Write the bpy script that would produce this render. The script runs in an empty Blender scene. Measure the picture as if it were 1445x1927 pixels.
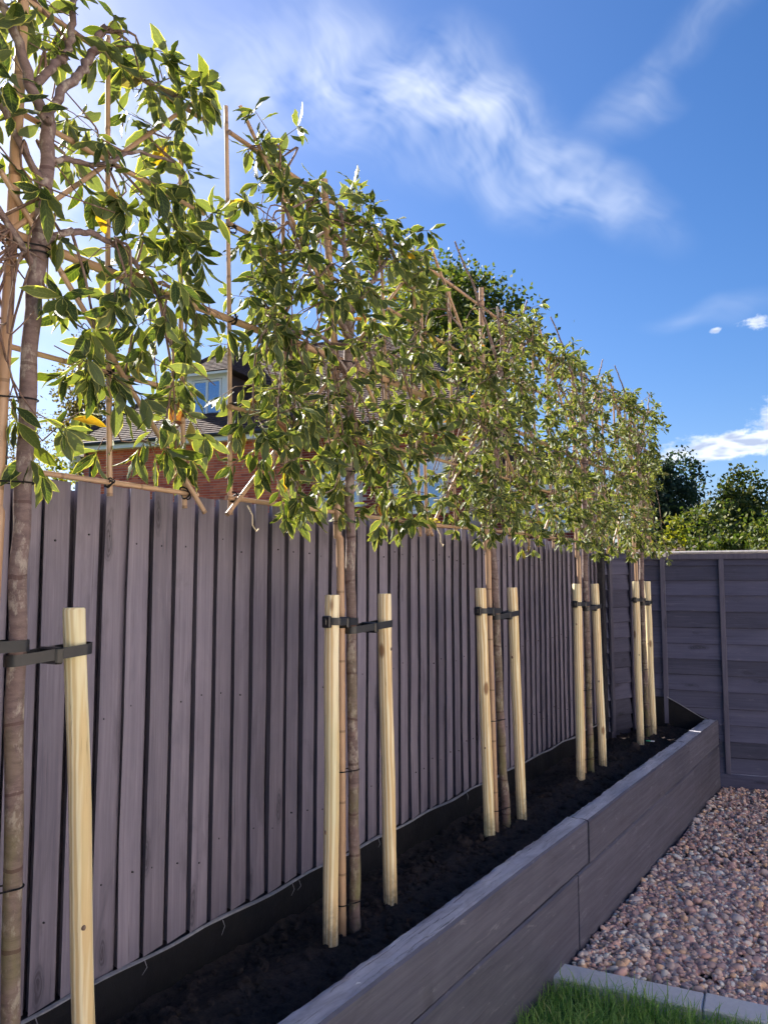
import bpy, math, random
import numpy as np
from mathutils import Vector, Matrix, Quaternion
R = math.radians
rng = np.random.default_rng(11)
random.seed(5)
sc = bpy.context.scene
COL = sc.collection

# ------------------------------------------------------------------ camera
YAW, PITCH, CAMZ = 31.5, 5.0, 1.64
cam = bpy.data.cameras.new('camera'); camo = bpy.data.objects.new('camera', cam); COL.objects.link(camo)
cam.sensor_fit = 'HORIZONTAL'; cam.sensor_width = 36; cam.lens = 36 * 1500 / 1445
cam.clip_start = .05; cam.clip_end = 3000
camo.location = (0, 0, CAMZ); camo.rotation_euler = (R(90 + PITCH), 0, R(YAW))
sc.camera = camo
cR = Vector((math.cos(R(YAW)), math.sin(R(YAW)), 0)); cF = Vector((-math.sin(R(YAW)), math.cos(R(YAW)), 0))
def place(lat, dep, z=0.0):
    return cR * lat + cF * dep + Vector((0, 0, z))

# ------------------------------------------------------------------ light
SUN_AZ, SUN_EL = 77.0, 37.0          # degrees left of +Y, elevation
sd = Vector((-math.sin(R(SUN_AZ)) * math.cos(R(SUN_EL)), math.cos(R(SUN_AZ)) * math.cos(R(SUN_EL)), math.sin(R(SUN_EL))))
sun = bpy.data.lights.new('sun', 'SUN'); sun.energy = 5.0; sun.angle = R(.53); sun.color = (1, .94, .84)
suno = bpy.data.objects.new('sun', sun); COL.objects.link(suno)
suno.rotation_euler = sd.to_track_quat('Z', 'Y').to_euler(); suno.location = (-6, -2, 9)
SKY = .05
sc.view_settings.view_transform = 'Standard'; sc.view_settings.look = 'None'
sc.view_settings.gamma = 1; sc.view_settings.exposure = 1.8; sc.view_settings.use_curve_mapping = False

class NT:
    def __init__(s, tree): s.t = tree; s.n = tree.nodes; s.l = tree.links
    def put(s, sock, v):
        if v is None: return
        if hasattr(v, 'bl_idname') and hasattr(v, 'outputs'): s.l.new(v.outputs[0], sock)
        elif hasattr(v, 'is_output'): s.l.new(v, sock)
        else: sock.default_value = v
    def node(s, typ, ins=None, **props):
        n = s.n.new(typ)
        for k, v in props.items(): setattr(n, k, v)
        for k, v in (ins or {}).items(): s.put(n.inputs[k], v)
        return n
    def math(s, op, a, b=None, c=None, clamp=False):
        n = s.n.new('ShaderNodeMath'); n.operation = op; n.use_clamp = clamp
        for i, v in enumerate((a, b, c)): s.put(n.inputs[i], v)
        return n.outputs[0]
    def vmath(s, op, a, b=None):
        n = s.n.new('ShaderNodeVectorMath'); n.operation = op
        s.put(n.inputs[0], a)
        if b is not None: s.put(n.inputs[1], b)
        return n.outputs['Value'] if op in ('LENGTH', 'DOT_PRODUCT') else n.outputs[0]
    def mixc(s, f, a, b, blend='MIX'):
        n = s.n.new('ShaderNodeMix'); n.data_type = 'RGBA'; n.blend_type = blend
        s.put(n.inputs[0], f); s.put(n.inputs[6], a); s.put(n.inputs[7], b)
        return n.outputs[2]
    def ramp(s, f, stops, interp='LINEAR'):
        n = s.n.new('ShaderNodeValToRGB'); cr = n.color_ramp; cr.interpolation = interp
        while len(cr.elements) < len(stops): cr.elements.new(.5)
        for e, (p, c) in zip(cr.elements, stops): e.position = p; e.color = (*c, 1) if len(c) == 3 else c
        s.put(n.inputs[0], f); return n.outputs[0]
    def maprange(s, v, a, b, c=0., d=1., smooth=False):
        n = s.n.new('ShaderNodeMapRange'); n.interpolation_type = 'SMOOTHSTEP' if smooth else 'LINEAR'
        for i, x in enumerate((v, a, b, c, d)): s.put(n.inputs[i], x)
        return n.outputs[0]
    def noise(s, vec, scale, detail=4., rough=.55, dist=0.):
        n = s.node('ShaderNodeTexNoise', {'Scale': scale, 'Detail': detail, 'Roughness': rough, 'Distortion': dist})
        s.put(n.inputs['Vector'], vec); return n.outputs[0]
    def scale(s, vec, sx, sy, sz, rot=(0, 0, 0), loc=(0, 0, 0), typ='POINT'):
        n = s.n.new('ShaderNodeMapping'); n.vector_type = typ; s.put(n.inputs[0], vec)
        n.inputs[1].default_value = loc; n.inputs[2].default_value = rot; n.inputs[3].default_value = (sx, sy, sz)
        return n.outputs[0]

# ------------------------------------------------------------------ world: sky with thin cirrus and a few low cumulus
w = bpy.data.worlds.new('World'); sc.world = w; w.use_nodes = True
t = NT(w.node_tree); t.n.clear()
sky = t.node('ShaderNodeTexSky', sky_type='NISHITA', sun_disc=False, sun_elevation=R(SUN_EL), sun_rotation=R(360 - SUN_AZ),
             air_density=1.0, dust_density=1.0, ozone_density=5.0, altitude=50)
tc = t.node('ShaderNodeTexCoord'); gen = tc.outputs['Generated']
sx = t.node('ShaderNodeSeparateXYZ', {0: gen})
az = t.math('MULTIPLY', t.math('ARCTAN2', sx.outputs[0], sx.outputs[1]), 57.29578)
el = t.math('MULTIPLY', t.math('ARCSINE', sx.outputs[2]), 57.29578)
ae = t.node('ShaderNodeCombineXYZ', {0: az, 1: el}).outputs[0]
warp = t.node('ShaderNodeTexNoise', {'Vector': t.scale(ae, .09, .12, 1), 'Scale': 1., 'Detail': 2.})
aew = t.vmath('ADD', ae, t.vmath('MULTIPLY', t.vmath('SUBTRACT', warp.outputs['Color'], (.5, .5, .5)), (9, 7, 0)))
def blob(a, e, ra, re, rot, amp=1., src=None):
    v = t.scale(src or aew, ra, re, 1, (0, 0, R(rot)), (a, e, 0), 'TEXTURE')
    return t.math('MULTIPLY', t.maprange(t.vmath('LENGTH', v), 0., 1., 1., 0., True), amp)
def addall(xs):
    r = xs[0]
    for x in xs[1:]: r = t.math('ADD', r, x)
    return r
cir = addall([blob(-31, 32.6, 13, 6.2, -8, 1.0), blob(-23, 30.6, 11, 5.6, -28, .95), blob(-15.5, 26.6, 8.5, 2.6, -34, .85),
              blob(-12.6, 31.6, 4.2, 2.6, 40, .6), blob(-8, 35, 6, 2.5, 20, .35), blob(-42, 33, 15, 7, 20, .7), blob(-60, 25, 24, 19, 0, 1.3),
              blob(-24, 18.5, 9, 1.6, -30, .25), blob(-9, 17.6, 5, 1.2, -10, .3)])
glob = t.maprange(t.noise(t.scale(aew, .035, .06, 1, (0, 0, R(25))), 1., 2.), .48, .8, 0., .75)
fil = t.noise(t.scale(t.scale(aew, 1, 1, 1, (0, 0, R(34))), .085, .30, 1), 1., 4., .62, .12)
fil2 = t.noise(t.scale(aew, .2, .26, 1, (0, 0, 0), (7, 3, 0)), 1., 3., .6)
ff = t.maprange(t.math('ADD', t.math('MULTIPLY', fil, .55), t.math('MULTIPLY', fil2, .55)), .40, .82)
far = t.maprange(t.math('ABSOLUTE', t.math('ADD', az, 30.)), 45., 75.)      # generic cirrus elsewhere in the sky
cirrus = t.math('MULTIPLY', t.math('ADD', cir, t.math('MULTIPLY', glob, far)), ff, clamp=True)
low = addall([blob(-7.5, 9.0, 8.5, 1.7, 6, 1.5, ae), blob(-3.5, 10.9, 4.5, 1.8, 0, 1.4, ae), blob(-6.0, 16.7, 2.2, .8, -6, 1.1, ae), blob(-8.4, 16.5, .7, .35, 0, .9, ae), t.math('MULTIPLY', t.math('MULTIPLY', t.maprange(el, 5., 8., 0., .75, True), t.maprange(el, 9., 15., 1., 0., True)), far)])
cn = t.noise(t.scale(ae, .55, .95, 1), 1., 4., .6)
cumu = t.maprange(t.math('ADD', low, t.math('MULTIPLY', t.math('SUBTRACT', cn, .5), 2.2)), .40, 1.05, 0., 1., True)
cumu = t.math('MULTIPLY', cumu, t.maprange(low, .02, .2))
dens = t.math('MAXIMUM', t.math('MULTIPLY', cirrus, .8), t.math('MULTIPLY', cumu, .92))
cshade = t.noise(t.scale(ae, .5, 1.6, 1, (0, 0, 0), (3, 1.1, 0)), 1., 2.)
ccol = t.mixc(t.math('MULTIPLY', cumu, t.maprange(cshade, .42, .62)), (.33, .35, .39, 1), (.17, .195, .26, 1))
hs = t.node('ShaderNodeHueSaturation', {'Saturation': 1.22, 'Color': sky})
skyc = t.mixc(1., hs, (SKY, SKY * .92, SKY, 1), 'MULTIPLY')
final = t.mixc(dens, skyc, ccol)
bg = t.node('ShaderNodeBackground', {'Color': final, 'Strength': 1.})
t.l.new(bg.outputs[0], t.node('ShaderNodeOutputWorld').inputs[0])

w.cycles.sampling_method = 'MANUAL'; w.cycles.sample_map_resolution = 256

# ------------------------------------------------------------------ helpers: materials
MATS = {}
def newmat(name):
    m = bpy.data.materials.new(name); m.use_nodes = True; n = NT(m.node_tree); n.n.clear()
    out = n.node('ShaderNodeOutputMaterial'); MATS[name] = m
    return m, n, out
def princ(n, out, col, rough=.6, bump=None, bdist=.002, bstr=1., spec=.4, **kw):
    p = n.node('ShaderNodeBsdfPrincipled', {'Base Color': col, 'Roughness': rough, 'Specular IOR Level': spec})
    for k, v in kw.items(): n.put(p.inputs[k], v)
    if bump is not None:
        b = n.node('ShaderNodeBump', {'Height': bump, 'Distance': bdist, 'Strength': bstr}); n.l.new(b.outputs[0], p.inputs['Normal'])
    n.l.new(p.outputs[0], out.inputs[0]); return p
def ocoord(n, k=37.):
    tc = n.node('ShaderNodeTexCoord'); oi = n.node('ShaderNodeObjectInfo')
    off = n.math('MULTIPLY', oi.outputs['Random'], k)
    cx = n.node('ShaderNodeCombineXYZ', {0: off, 1: n.math('MULTIPLY', off, .37), 2: n.math('MULTIPLY', off, 2.1)})
    return n.vmath('ADD', tc.outputs['Object'], cx.outputs[0]), oi.outputs['Random'], tc.outputs['Object']

def wood_paint(name, dark, light, axis, knots=True, wear=.0, wearcol=(.3, .29, .33), rough=.55, gscale=1., skylit_cracked_top=False, tint=.14):
    m, n, out = newmat(name)
    v, rnd, raw = ocoord(n)
    g = {'x': (1.2, 45, 45), 'y': (45, 1.2, 45), 'z': (45, 45, 1.2)}[axis]
    g = tuple(x * gscale for x in g)
    gv = n.scale(v, *g)
    grain = n.noise(gv, 1., 6., .65, .35)
    fine = n.noise(n.scale(v, *(x * 4 for x in g)), 1., 3., .6)
    blot = n.noise(n.scale(v, *{'x': (2.5, 9, 9), 'y': (9, 2.5, 9), 'z': (9, 9, 2.5)}[axis]), 1., 4., .6, .5)
    f = n.math('ADD', n.math('MULTIPLY', grain, .62), n.math('MULTIPLY', blot, .55))
    c = n.mixc(n.maprange(f, .36, .8), (*dark, 1), (*light, 1))
    tv = n.maprange(rnd, 0., 1., 1 - tint, 1 + tint); c = n.mixc(1., c, n.node('ShaderNodeCombineColor', {0: tv, 1: tv, 2: tv}), 'MULTIPLY')
    h = n.math('ADD', n.math('MULTIPLY', grain, .8), n.math('MULTIPLY', fine, .35))
    st = n.noise(n.scale(v, *{'x': (1.6, 5, 5), 'y': (5, 1.6, 5), 'z': (5, 5, 1.6)}[axis]), 1., 5., .65, 1.2)
    c = n.mixc(n.math('MULTIPLY', n.maprange(st, .56, .72), .5), c, (*[x * .55 for x in dark], 1))
    c = n.mixc(n.math('MULTIPLY', n.maprange(fine, .55, .75), .35), c, (*[x * 1.35 for x in light], 1))
    spl = n.noise(n.scale(v, *(x * 1.7 for x in g)), 1., 3., .5, .2)
    c = n.mixc(n.math('MULTIPLY', n.maprange(spl, .68, .72), .6), c, (*[x * .4 for x in dark], 1))
    if knots:
        ks = {'x': (2.4, 9, 9), 'y': (9, 2.4, 9), 'z': (9, 9, 2.4)}[axis]
        vor = n.node('ShaderNodeTexVoronoi', {'Vector': n.vmath('ADD', n.scale(v, *ks), n.vmath('MULTIPLY', n.node('ShaderNodeTexNoise', {'Vector': v, 'Scale': 14.}).outputs['Color'], (.25, .25, .25))), 'Scale': 1., 'Randomness': 1.})
        d = vor.outputs['Distance']
        k = n.math('MULTIPLY', n.maprange(d, .08, .24, 1., 0., True), n.math('GREATER_THAN', n.node('ShaderNodeSeparateColor', {0: vor.outputs['Color']}).outputs[0], .35))
        ring = n.math('SINE', n.math('MULTIPLY', d, 120.))
        kk = n.math('MULTIPLY', k, n.maprange(ring, -1., 1., .45, 1.))
        c = n.mixc(n.math('MULTIPLY', kk, .85), c, (*[x * .38 for x in dark], 1))
        h = n.math('SUBTRACT', h, n.math('MULTIPLY', kk, .5))
    if wear > 0:
        wn = n.noise(n.scale(v, *{'x': (6, 30, 30), 'y': (30, 6, 30), 'z': (30, 30, 6)}[axis]), 1., 6., .7, .8)
        c = n.mixc(n.math('MULTIPLY', n.maprange(wn, .6, .68), wear), c, (*wearcol, 1))
    if skylit_cracked_top:  # upward faces paler: sky light put into the colour, then cracks
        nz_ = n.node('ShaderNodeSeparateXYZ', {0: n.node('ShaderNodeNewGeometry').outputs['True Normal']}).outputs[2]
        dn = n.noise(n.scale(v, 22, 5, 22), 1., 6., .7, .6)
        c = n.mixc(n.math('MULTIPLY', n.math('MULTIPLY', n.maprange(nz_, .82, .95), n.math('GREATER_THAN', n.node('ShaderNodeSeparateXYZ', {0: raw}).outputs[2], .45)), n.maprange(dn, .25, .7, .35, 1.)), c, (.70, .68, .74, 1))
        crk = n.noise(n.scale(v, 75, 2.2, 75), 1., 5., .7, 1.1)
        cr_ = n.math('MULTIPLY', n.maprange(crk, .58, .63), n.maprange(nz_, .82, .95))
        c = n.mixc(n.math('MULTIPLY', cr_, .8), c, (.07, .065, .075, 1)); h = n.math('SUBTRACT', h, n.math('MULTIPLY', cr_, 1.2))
    princ(n, out, c, n.maprange(grain, .3, .7, rough + .1, rough - .08), h, .003, .55, .35)
    return m

wood_paint('fence_paint', (.118, .106, .15), (.245, .218, .275), 'z', wear=.12)
wood_paint('lap_paint', (.046, .047, .088), (.09, .09, .15), 'x', wear=.15, tint=.28)
wood_paint('batten_paint', (.062, .058, .094), (.12, .112, .162), 'z', wear=.2)
wood_paint('sleeper_paint', (.060, .060, .090), (.112, .110, .152), 'y', knots=False, wear=.35, wearcol=(.34, .33, .37), rough=.5, gscale=1.1, skylit_cracked_top=True)

def pale_wood():
    m, n, out = newmat('stake_wood')
    v, rnd, raw = ocoord(n)
    grain = n.noise(n.scale(v, 70, 70, 1.6), 1., 5., .6, .5)
    wav = n.node('ShaderNodeTexWave', {'Vector': n.scale(v, 1, 1, .06), 'Scale': 26., 'Distortion': 5., 'Detail': 3., 'Detail Scale': 1.3}, wave_type='BANDS', bands_direction='X').outputs['Fac']
    c = n.mixc(n.maprange(wav, .25, .95), (.70, .50, .26, 1), (.90, .79, .54, 1))
    c = n.mixc(n.math('MULTIPLY', n.maprange(grain, .5, .72), .4), c, (.60, .43, .21, 1))
    gr = n.noise(n.scale(v, 5, 5, 1.3), 1., 3.)
    c = n.mixc(n.math('MULTIPLY', n.maprange(gr, .5, .75), .45), c, (.60, .62, .36, 1))
    vor = n.node('ShaderNodeTexVoronoi', {'Vector': n.scale(v, 13, 13, 5.2), 'Scale': 1.})
    k = n.math('MULTIPLY', n.maprange(vor.outputs['Distance'], .1, .2, 1., 0., True), n.math('GREATER_THAN', n.node('ShaderNodeSeparateColor', {0: vor.outputs['Color']}).outputs[0], .55))
    c = n.mixc(n.math('MULTIPLY', k, .85), c, (.22, .10, .045, 1))
    crk = n.noise(n.scale(v, 130, 130, 2.4), 1., 4., .6, .4)
    ck = n.maprange(crk, .66, .70)
    c = n.mixc(n.math('MULTIPLY', ck, .6), c, (.30, .19, .09, 1))
    zz = n.node('ShaderNodeSeparateXYZ', {0: raw}).outputs[2]
    dirt = n.math('MULTIPLY', n.maprange(zz, .03, .22, 1., 0.), n.maprange(n.noise(v, 30., 5., .7), .4, .62))
    c = n.mixc(n.math('MULTIPLY', dirt, .8), c, (.09, .07, .055, 1))
    princ(n, out, c, .7, n.math('SUBTRACT', n.math('ADD', n.math('MULTIPLY', grain, .8), n.math('MULTIPLY', wav, .3)), ck), .002, .7, .25)
pale_wood()

def bamboo():
    m, n, out = newmat('bamboo')
    v, rnd, raw = ocoord(n)
    a = n.noise(n.scale(v, 90, 90, 2.5), 1., 4.)
    b = n.noise(n.scale(v, 4, 4, 4), 1., 3.)
    c = n.mixc(n.maprange(a, .3, .7), (.34, .205, .12, 1), (.50, .34, .22, 1))
    c = n.mixc(n.math('MULTIPLY', n.maprange(b, .45, .7), .5), c, (.50, .30, .16, 1))
    zz = n.node('ShaderNodeSeparateXYZ', {0: raw}).outputs[2]
    fr = n.math('FRACT', n.math('DIVIDE', zz, .24))
    node = n.math('MULTIPLY', n.math('LESS_THAN', fr, .035), 1.)
    c = n.mixc(n.math('MULTIPLY', node, .6), c, (.17, .10, .05, 1))
    princ(n, out, c, .42, a, .0008, .4, .45)
bamboo()

def bark(name, c1, c2, c3, moss):
    m, n, out = newmat(name)
    v, rnd, raw = ocoord(n)
    a = n.noise(n.scale(v, 22, 22, 60), 1., 6., .65, .3)
    b = n.noise(n.scale(v, 30, 30, 18), 1., 5., .7)
    c = n.mixc(n.maprange(a, .35, .7), (*c1, 1), (*c2, 1))
    c = n.mixc(n.math('MULTIPLY', n.maprange(b, .52, .62), .7), c, (*c3, 1))
    zz = n.node('ShaderNodeSeparateXYZ', {0: raw}).outputs[2]
    mo = n.math('MULTIPLY', n.maprange(n.noise(n.scale(v, 14, 14, 6), 1., 4.), .42, .62), n.maprange(zz, .1, 1.3, moss, 0.))
    c = n.mixc(mo, c, (.17, .165, .06, 1))
    fr = n.math('FRACT', n.math('ADD', n.math('MULTIPLY', zz, 6.3), n.math('MULTIPLY', n.noise(v, 3.), .7)))
    c = n.mixc(n.math('MULTIPLY', n.math('LESS_THAN', fr, .05), .55), c, (.07, .03, .028, 1))
    princ(n, out, c, .75, n.math('ADD', a, n.math('MULTIPLY', b, .7)), .003, .7, .25)
bark('bark', (.13, .09, .085), (.23, .165, .155), (.40, .35, .30), .75)
bark('twig_bark', (.13, .08, .06), (.22, .14, .11), (.28, .22, .17), 0.)
bark('far_bark', (.09, .07, .055), (.14, .11, .09), (.18, .16, .12), 0.)

def leaf_mat():
    m, n, out = newmat('leaf')
    uv = n.node('ShaderNodeUVMap').outputs[0]; s = n.node('ShaderNodeSeparateXYZ', {0: uv})
    geo = n.node('ShaderNodeNewGeometry'); oi = n.node('ShaderNodeObjectInfo')
    rnd = n.math('FRACT', n.math('ADD', n.math('MULTIPLY', oi.outputs['Random'], 7.31), n.math('MULTIPLY', geo.outputs['Random Per Island'], 3.17)))
    rnd2 = n.math('FRACT', n.math('MULTIPLY', rnd, 13.7))
    u = n.math('ABSOLUTE', n.math('SUBTRACT', n.math('MULTIPLY', s.outputs[0], 2.), 1.))
    tcv = n.vmath('ADD', uv, n.node('ShaderNodeCombineXYZ', {0: n.math('MULTIPLY', rnd, 31.), 1: n.math('MULTIPLY', rnd, 17.)}).outputs[0])
    nz = n.noise(tcv, 7., 3.)
    edge = n.math('ADD', u, n.math('MULTIPLY', n.math('SUBTRACT', nz, .5), .42))
    edge = n.math('ADD', edge, n.math('MULTIPLY', n.math('SUBTRACT', rnd2, .5), .16))
    mar = n.maprange(edge, .82, .92)
    green = n.ramp(rnd, [(0, (.022, .038, .017)), (.35, (.032, .054, .020)), (.7, (.046, .074, .022)), (.93, (.095, .125, .03)), (.986, (.12, .15, .03)), (.988, (.50, .30, .02)), (.994, (.20, .05, .03)), (1, (.16, .05, .035))])
    back = n.mixc(.6, green, (.15, .185, .105, 1))
    green = n.mixc(geo.outputs['Backfacing'], green, back)
    vein = n.math('MULTIPLY', n.maprange(u, .0, .06, 1., 0.), .5)
    green = n.mixc(vein, green, (.22, .27, .08, 1))
    side = n.math('SINE', n.math('MULTIPLY', n.math('SUBTRACT', s.outputs[1], n.math('MULTIPLY', u, .16)), 62.))
    green = n.mixc(n.maprange(side, .55, 1., 0., .22), green, (.20, .25, .06, 1))
    green = n.mixc(n.math('MULTIPLY', n.maprange(nz, .5, .75), .35), green, (.12, .17, .03, 1))
    col = n.mixc(n.math('MULTIPLY', mar, .8), green, (.54, .52, .17, 1))
    tcol = n.mixc(1., col, (2.1, 2.0, .5, 1), 'MULTIPLY')
    p = n.node('ShaderNodeBsdfPrincipled', {'Base Color': col, 'Roughness': .5, 'Specular IOR Level': .22})
    b = n.node('ShaderNodeBump', {'Height': n.math('ADD', n.math('MULTIPLY', side, .2), nz), 'Distance': .0012, 'Strength': .5}); n.l.new(b.outputs[0], p.inputs['Normal'])
    tr = n.node('ShaderNodeBsdfTranslucent', {'Color': tcol})
    mx = n.node('ShaderNodeMixShader', {0: .26, 1: p, 2: tr}); n.l.new(mx.outputs[0], out.inputs[0])
leaf_mat()

def foliage(name, stops, trans=.35, tint=(1.8, 1.9, .7)):
    m, n, out = newmat(name)
    geo = n.node('ShaderNodeNewGeometry')
    col = n.ramp(geo.outputs['Random Per Island'], stops)
    tcol = n.mixc(1., col, (*tint, 1), 'MULTIPLY')
    d = n.node('ShaderNodeBsdfPrincipled', {'Base Color': col, 'Roughness': .6, 'Specular IOR Level': .25})
    tr = n.node('ShaderNodeBsdfTranslucent', {'Color': tcol})
    mx = n.node('ShaderNodeMixShader', {0: trans, 1: d, 2: tr}); n.l.new(mx.outputs[0], out.inputs[0])
foliage('foliage_olive', [(0, (.03, .05, .014)), (.5, (.06, .085, .02)), (1, (.12, .115, .03))])
foliage('foliage_dark', [(0, (.016, .034, .022)), (.6, (.028, .052, .03)), (1, (.05, .072, .036))], .2)
foliage('foliage_green', [(0, (.035, .058, .016)), (.5, (.07, .095, .024)), (1, (.15, .14, .04))], .3)
foliage('foliage_yellow', [(0, (.09, .11, .015)), (.5, (.18, .19, .02)), (1, (.32, .28, .03))])
foliage('foliage_brown', [(0, (.05, .055, .025)), (.5, (.11, .085, .05)), (1, (.17, .12, .06))])
foliage('foliage_grey', [(0, (.09, .10, .06)), (.5, (.15, .14, .10)), (1, (.24, .15, .13))], .2, (1.2, 1.1, .8))
foliage('grass', [(0, (.16, .28, .09)), (.5, (.25, .42, .13)), (.85, (.34, .52, .18)), (1, (.6, .58, .3))], .5, (1.5, 1.5, .9))

def simple(name, col, rough=.6, spec=.4, nscale=0., namp=.0, bump=0., **kw):
    m, n, out = newmat(name)
    v, rnd, raw = ocoord(n)
    c = (*col, 1); h = None
    if nscale:
        nz = n.noise(v, nscale, 6., .65)
        c = n.mixc(nz, (*[x * (1 - namp) for x in col], 1), (*[min(1, x * (1 + namp)) for x in col], 1))
        h = nz if bump else None
    princ(n, out, c, rough, h, bump or .001, 1., spec, **kw)
    return m
simple('rubber', (.018, .018, .021), .45, .5, 60, .3, .0004)
simple('plastic_black', (.012, .012, .014), .3, .5)
simple('wire_tie', (.01, .01, .012), .6, .2)
simple('liner', (.010, .010, .013), .7, .2, 18, .5, .006)
simple('liner_edge', (.24, .24, .27), .6, .3, 40, .6, .001)
simple('backing', (.10, .09, .12), .7, .3, 30, .4, .001)
simple('post_dark', (.035, .034, .045), .7, .3, 30, .4, .001)
simple('concrete', (.70, .66, .65), .85, .2, 45, .16, .002)
simple('white_paint', (.78, .78, .80), .45, .4, 8, .04)
simple('gutter_black', (.02, .02, .023), .35, .5)
simple('lead', (.17, .18, .20), .6, .4, 12, .15)
simple('bounce_stone', (.66, .57, .50), .85, .2, 6, .15, .002)
simple('render_cream', (.78, .70, .60), .9, .1, 4, .05)
simple('sunlit_worn_wood', (.40, .38, .38), .8, .2, 25, .5, .002)  # cap rail: pale tone paints in its sunlit edge along with wear
simple('string', (.62, .52, .36), .8, .2)
simple('dish_grey', (.42, .43, .45), .5, .4)
simple('blind', (.52, .50, .46), .8, .1)
simple('mortar', (.52, .45, .42), .95, .1, 30, .2)
simple('green_tag', (.05, .42, .22), .5, .4)

def glass():
    m, n, out = newmat('window_glass')
    g = n.node('ShaderNodeBsdfGlossy', {'Color': (.75, .85, 1, 1), 'Roughness': .03})
    d = n.node('ShaderNodeBsdfPrincipled', {'Base Color': (.06, .08, .11, 1), 'Roughness': .1})
    fr = n.node('ShaderNodeFresnel', {'IOR': 1.9})
    mx = n.node('ShaderNodeMixShader', {0: n.math('ADD', fr.outputs[0], .3, clamp=True), 1: d, 2: g}); n.l.new(mx.outputs[0], out.inputs[0])
glass()

def brickmat(name, stops):
    m, n, out = newmat(name)
    oi = n.node('ShaderNodeObjectInfo'); geo = n.node('ShaderNodeNewGeometry')
    r = n.math('FRACT', n.math('ADD', n.math('MULTIPLY', oi.outputs['Random'], 5.3), n.math('MULTIPLY', geo.outputs['Random Per Island'], 3.7)))
    c = n.ramp(r, stops)
    nz = n.noise(n.node('ShaderNodeTexCoord').outputs['Object'], 40., 4.)
    c = n.mixc(n.math('MULTIPLY', nz, .3), c, (.12, .04, .03, 1))
    princ(n, out, c, .85, nz, .002, .6, .2)
brickmat('brick', [(0, (.52, .105, .07)), (.45, (.70, .18, .11)), (.8, (.78, .24, .14)), (1, (.40, .08, .065))])
brickmat('brick_shaded', [(0, (.20, .036, .042)), (.5, (.28, .055, .052)), (1, (.34, .075, .06))])  # same brick darkened: shade of the set-back wall put into the colour
brickmat('roof_tile', [(0, (.062, .047, .048)), (.5, (.09, .066, .062)), (1, (.125, .086, .074))])

def pebbles():
    m, n, out = newmat('pebble')
    oi = n.node('ShaderNodeObjectInfo'); geo = n.node('ShaderNodeNewGeometry')
    r = n.math('FRACT', n.math('ADD', n.math('MULTIPLY', oi.outputs['Random'], 9.7), n.math('MULTIPLY', geo.outputs['Random Per Island'], 3.7)))
    c = n.ramp(r, [(0, (.72, .42, .35)), (.14, (.86, .60, .47)), (.26, (.54, .34, .31)), (.38, (.88, .72, .60)), (.48, (.42, .29, .27)), (.58, (.80, .51, .40)), (.66, (.60, .50, .47)), (.74, (.86, .53, .33)), (.84, (.28, .22, .22)), (.88, (.90, .83, .74)), (.95, (.76, .43, .35))], 'CONSTANT')
    nz = n.noise(n.node('ShaderNodeTexCoord').outputs['Object'], 90., 4.)
    c = n.mixc(n.math('MULTIPLY', n.maprange(nz, .4, .75), .25), c, (.35, .25, .22, 1))
    princ(n, out, c, .55, nz, .0006, .5, .35)
    m, n, out = newmat('gravel_base')
    v = n.node('ShaderNodeTexCoord').outputs['Object']
    vo = n.node('ShaderNodeTexVoronoi', {'Vector': v, 'Scale': 48.})
    c = n.ramp(n.node('ShaderNodeSeparateColor', {0: vo.outputs['Color']}).outputs[0], [(0, (.25, .16, .14)), (.4, (.38, .26, .22)), (.7, (.2, .15, .15)), (1, (.45, .36, .31))])
    c = n.mixc(n.maprange(vo.outputs['Distance'], .3, .7), c, (.06, .045, .04, 1))
    princ(n, out, c, .8, n.math('SUBTRACT', 1., vo.outputs['Distance']), .012, 1., .2)
pebbles()

def soilm():
    m, n, out = newmat('soil')
    v = n.node('ShaderNodeTexCoord').outputs['Object']
    a = n.noise(v, 38., 8., .7); b = n.noise(v, 150., 5., .7); big = n.noise(v, 3., 3.)
    c = n.ramp(n.math('ADD', n.math('MULTIPLY', a, .6), n.math('MULTIPLY', b, .4)), [(.3, (.03, .025, .026)), (.6, (.085, .066, .062)), (.8, (.19, .145, .12))])
    c = n.mixc(n.math('MULTIPLY', n.maprange(big, .55, .75), .35), c, (.020, .03, .026, 1))
    princ(n, out, c, .95, n.math('ADD', a, n.math('MULTIPLY', b, .6)), .02, 1., .1)
    m, n, out = newmat('lawn_base')
    v = n.node('ShaderNodeTexCoord').outputs['Object']
    a = n.noise(v, 1.5, 6., .6); b = n.noise(n.scale(v, 60, 60, 60), 1., 4., .7)
    c = n.mixc(a, (.055, .075, .03, 1), (.10, .125, .05, 1)); c = n.mixc(n.math('MULTIPLY', b, .5), c, (.03, .05, .015, 1))
    princ(n, out, c, .9, b, .02, 1., .1)
soilm()

# ------------------------------------------------------------------ helpers: meshes
def tag(o, label=None, cat=None, group=None, kind=None):
    if label: o['label'] = label
    if cat: o['category'] = cat
    if group: o['group'] = group
    if kind: o['kind'] = kind
    return o
def link(name, me, parent=None, loc=None):
    o = bpy.data.objects.new(name, me); COL.objects.link(o)
    if parent is not None: o.parent = parent
    if loc is not None: o.location = loc
    return o
def thing(name, loc, label, cat, group=None, rz=0.):
    o = link(name, None, None, loc); o.rotation_euler.z = rz; o.empty_display_size = .1
    return tag(o, label, cat, group)

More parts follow.
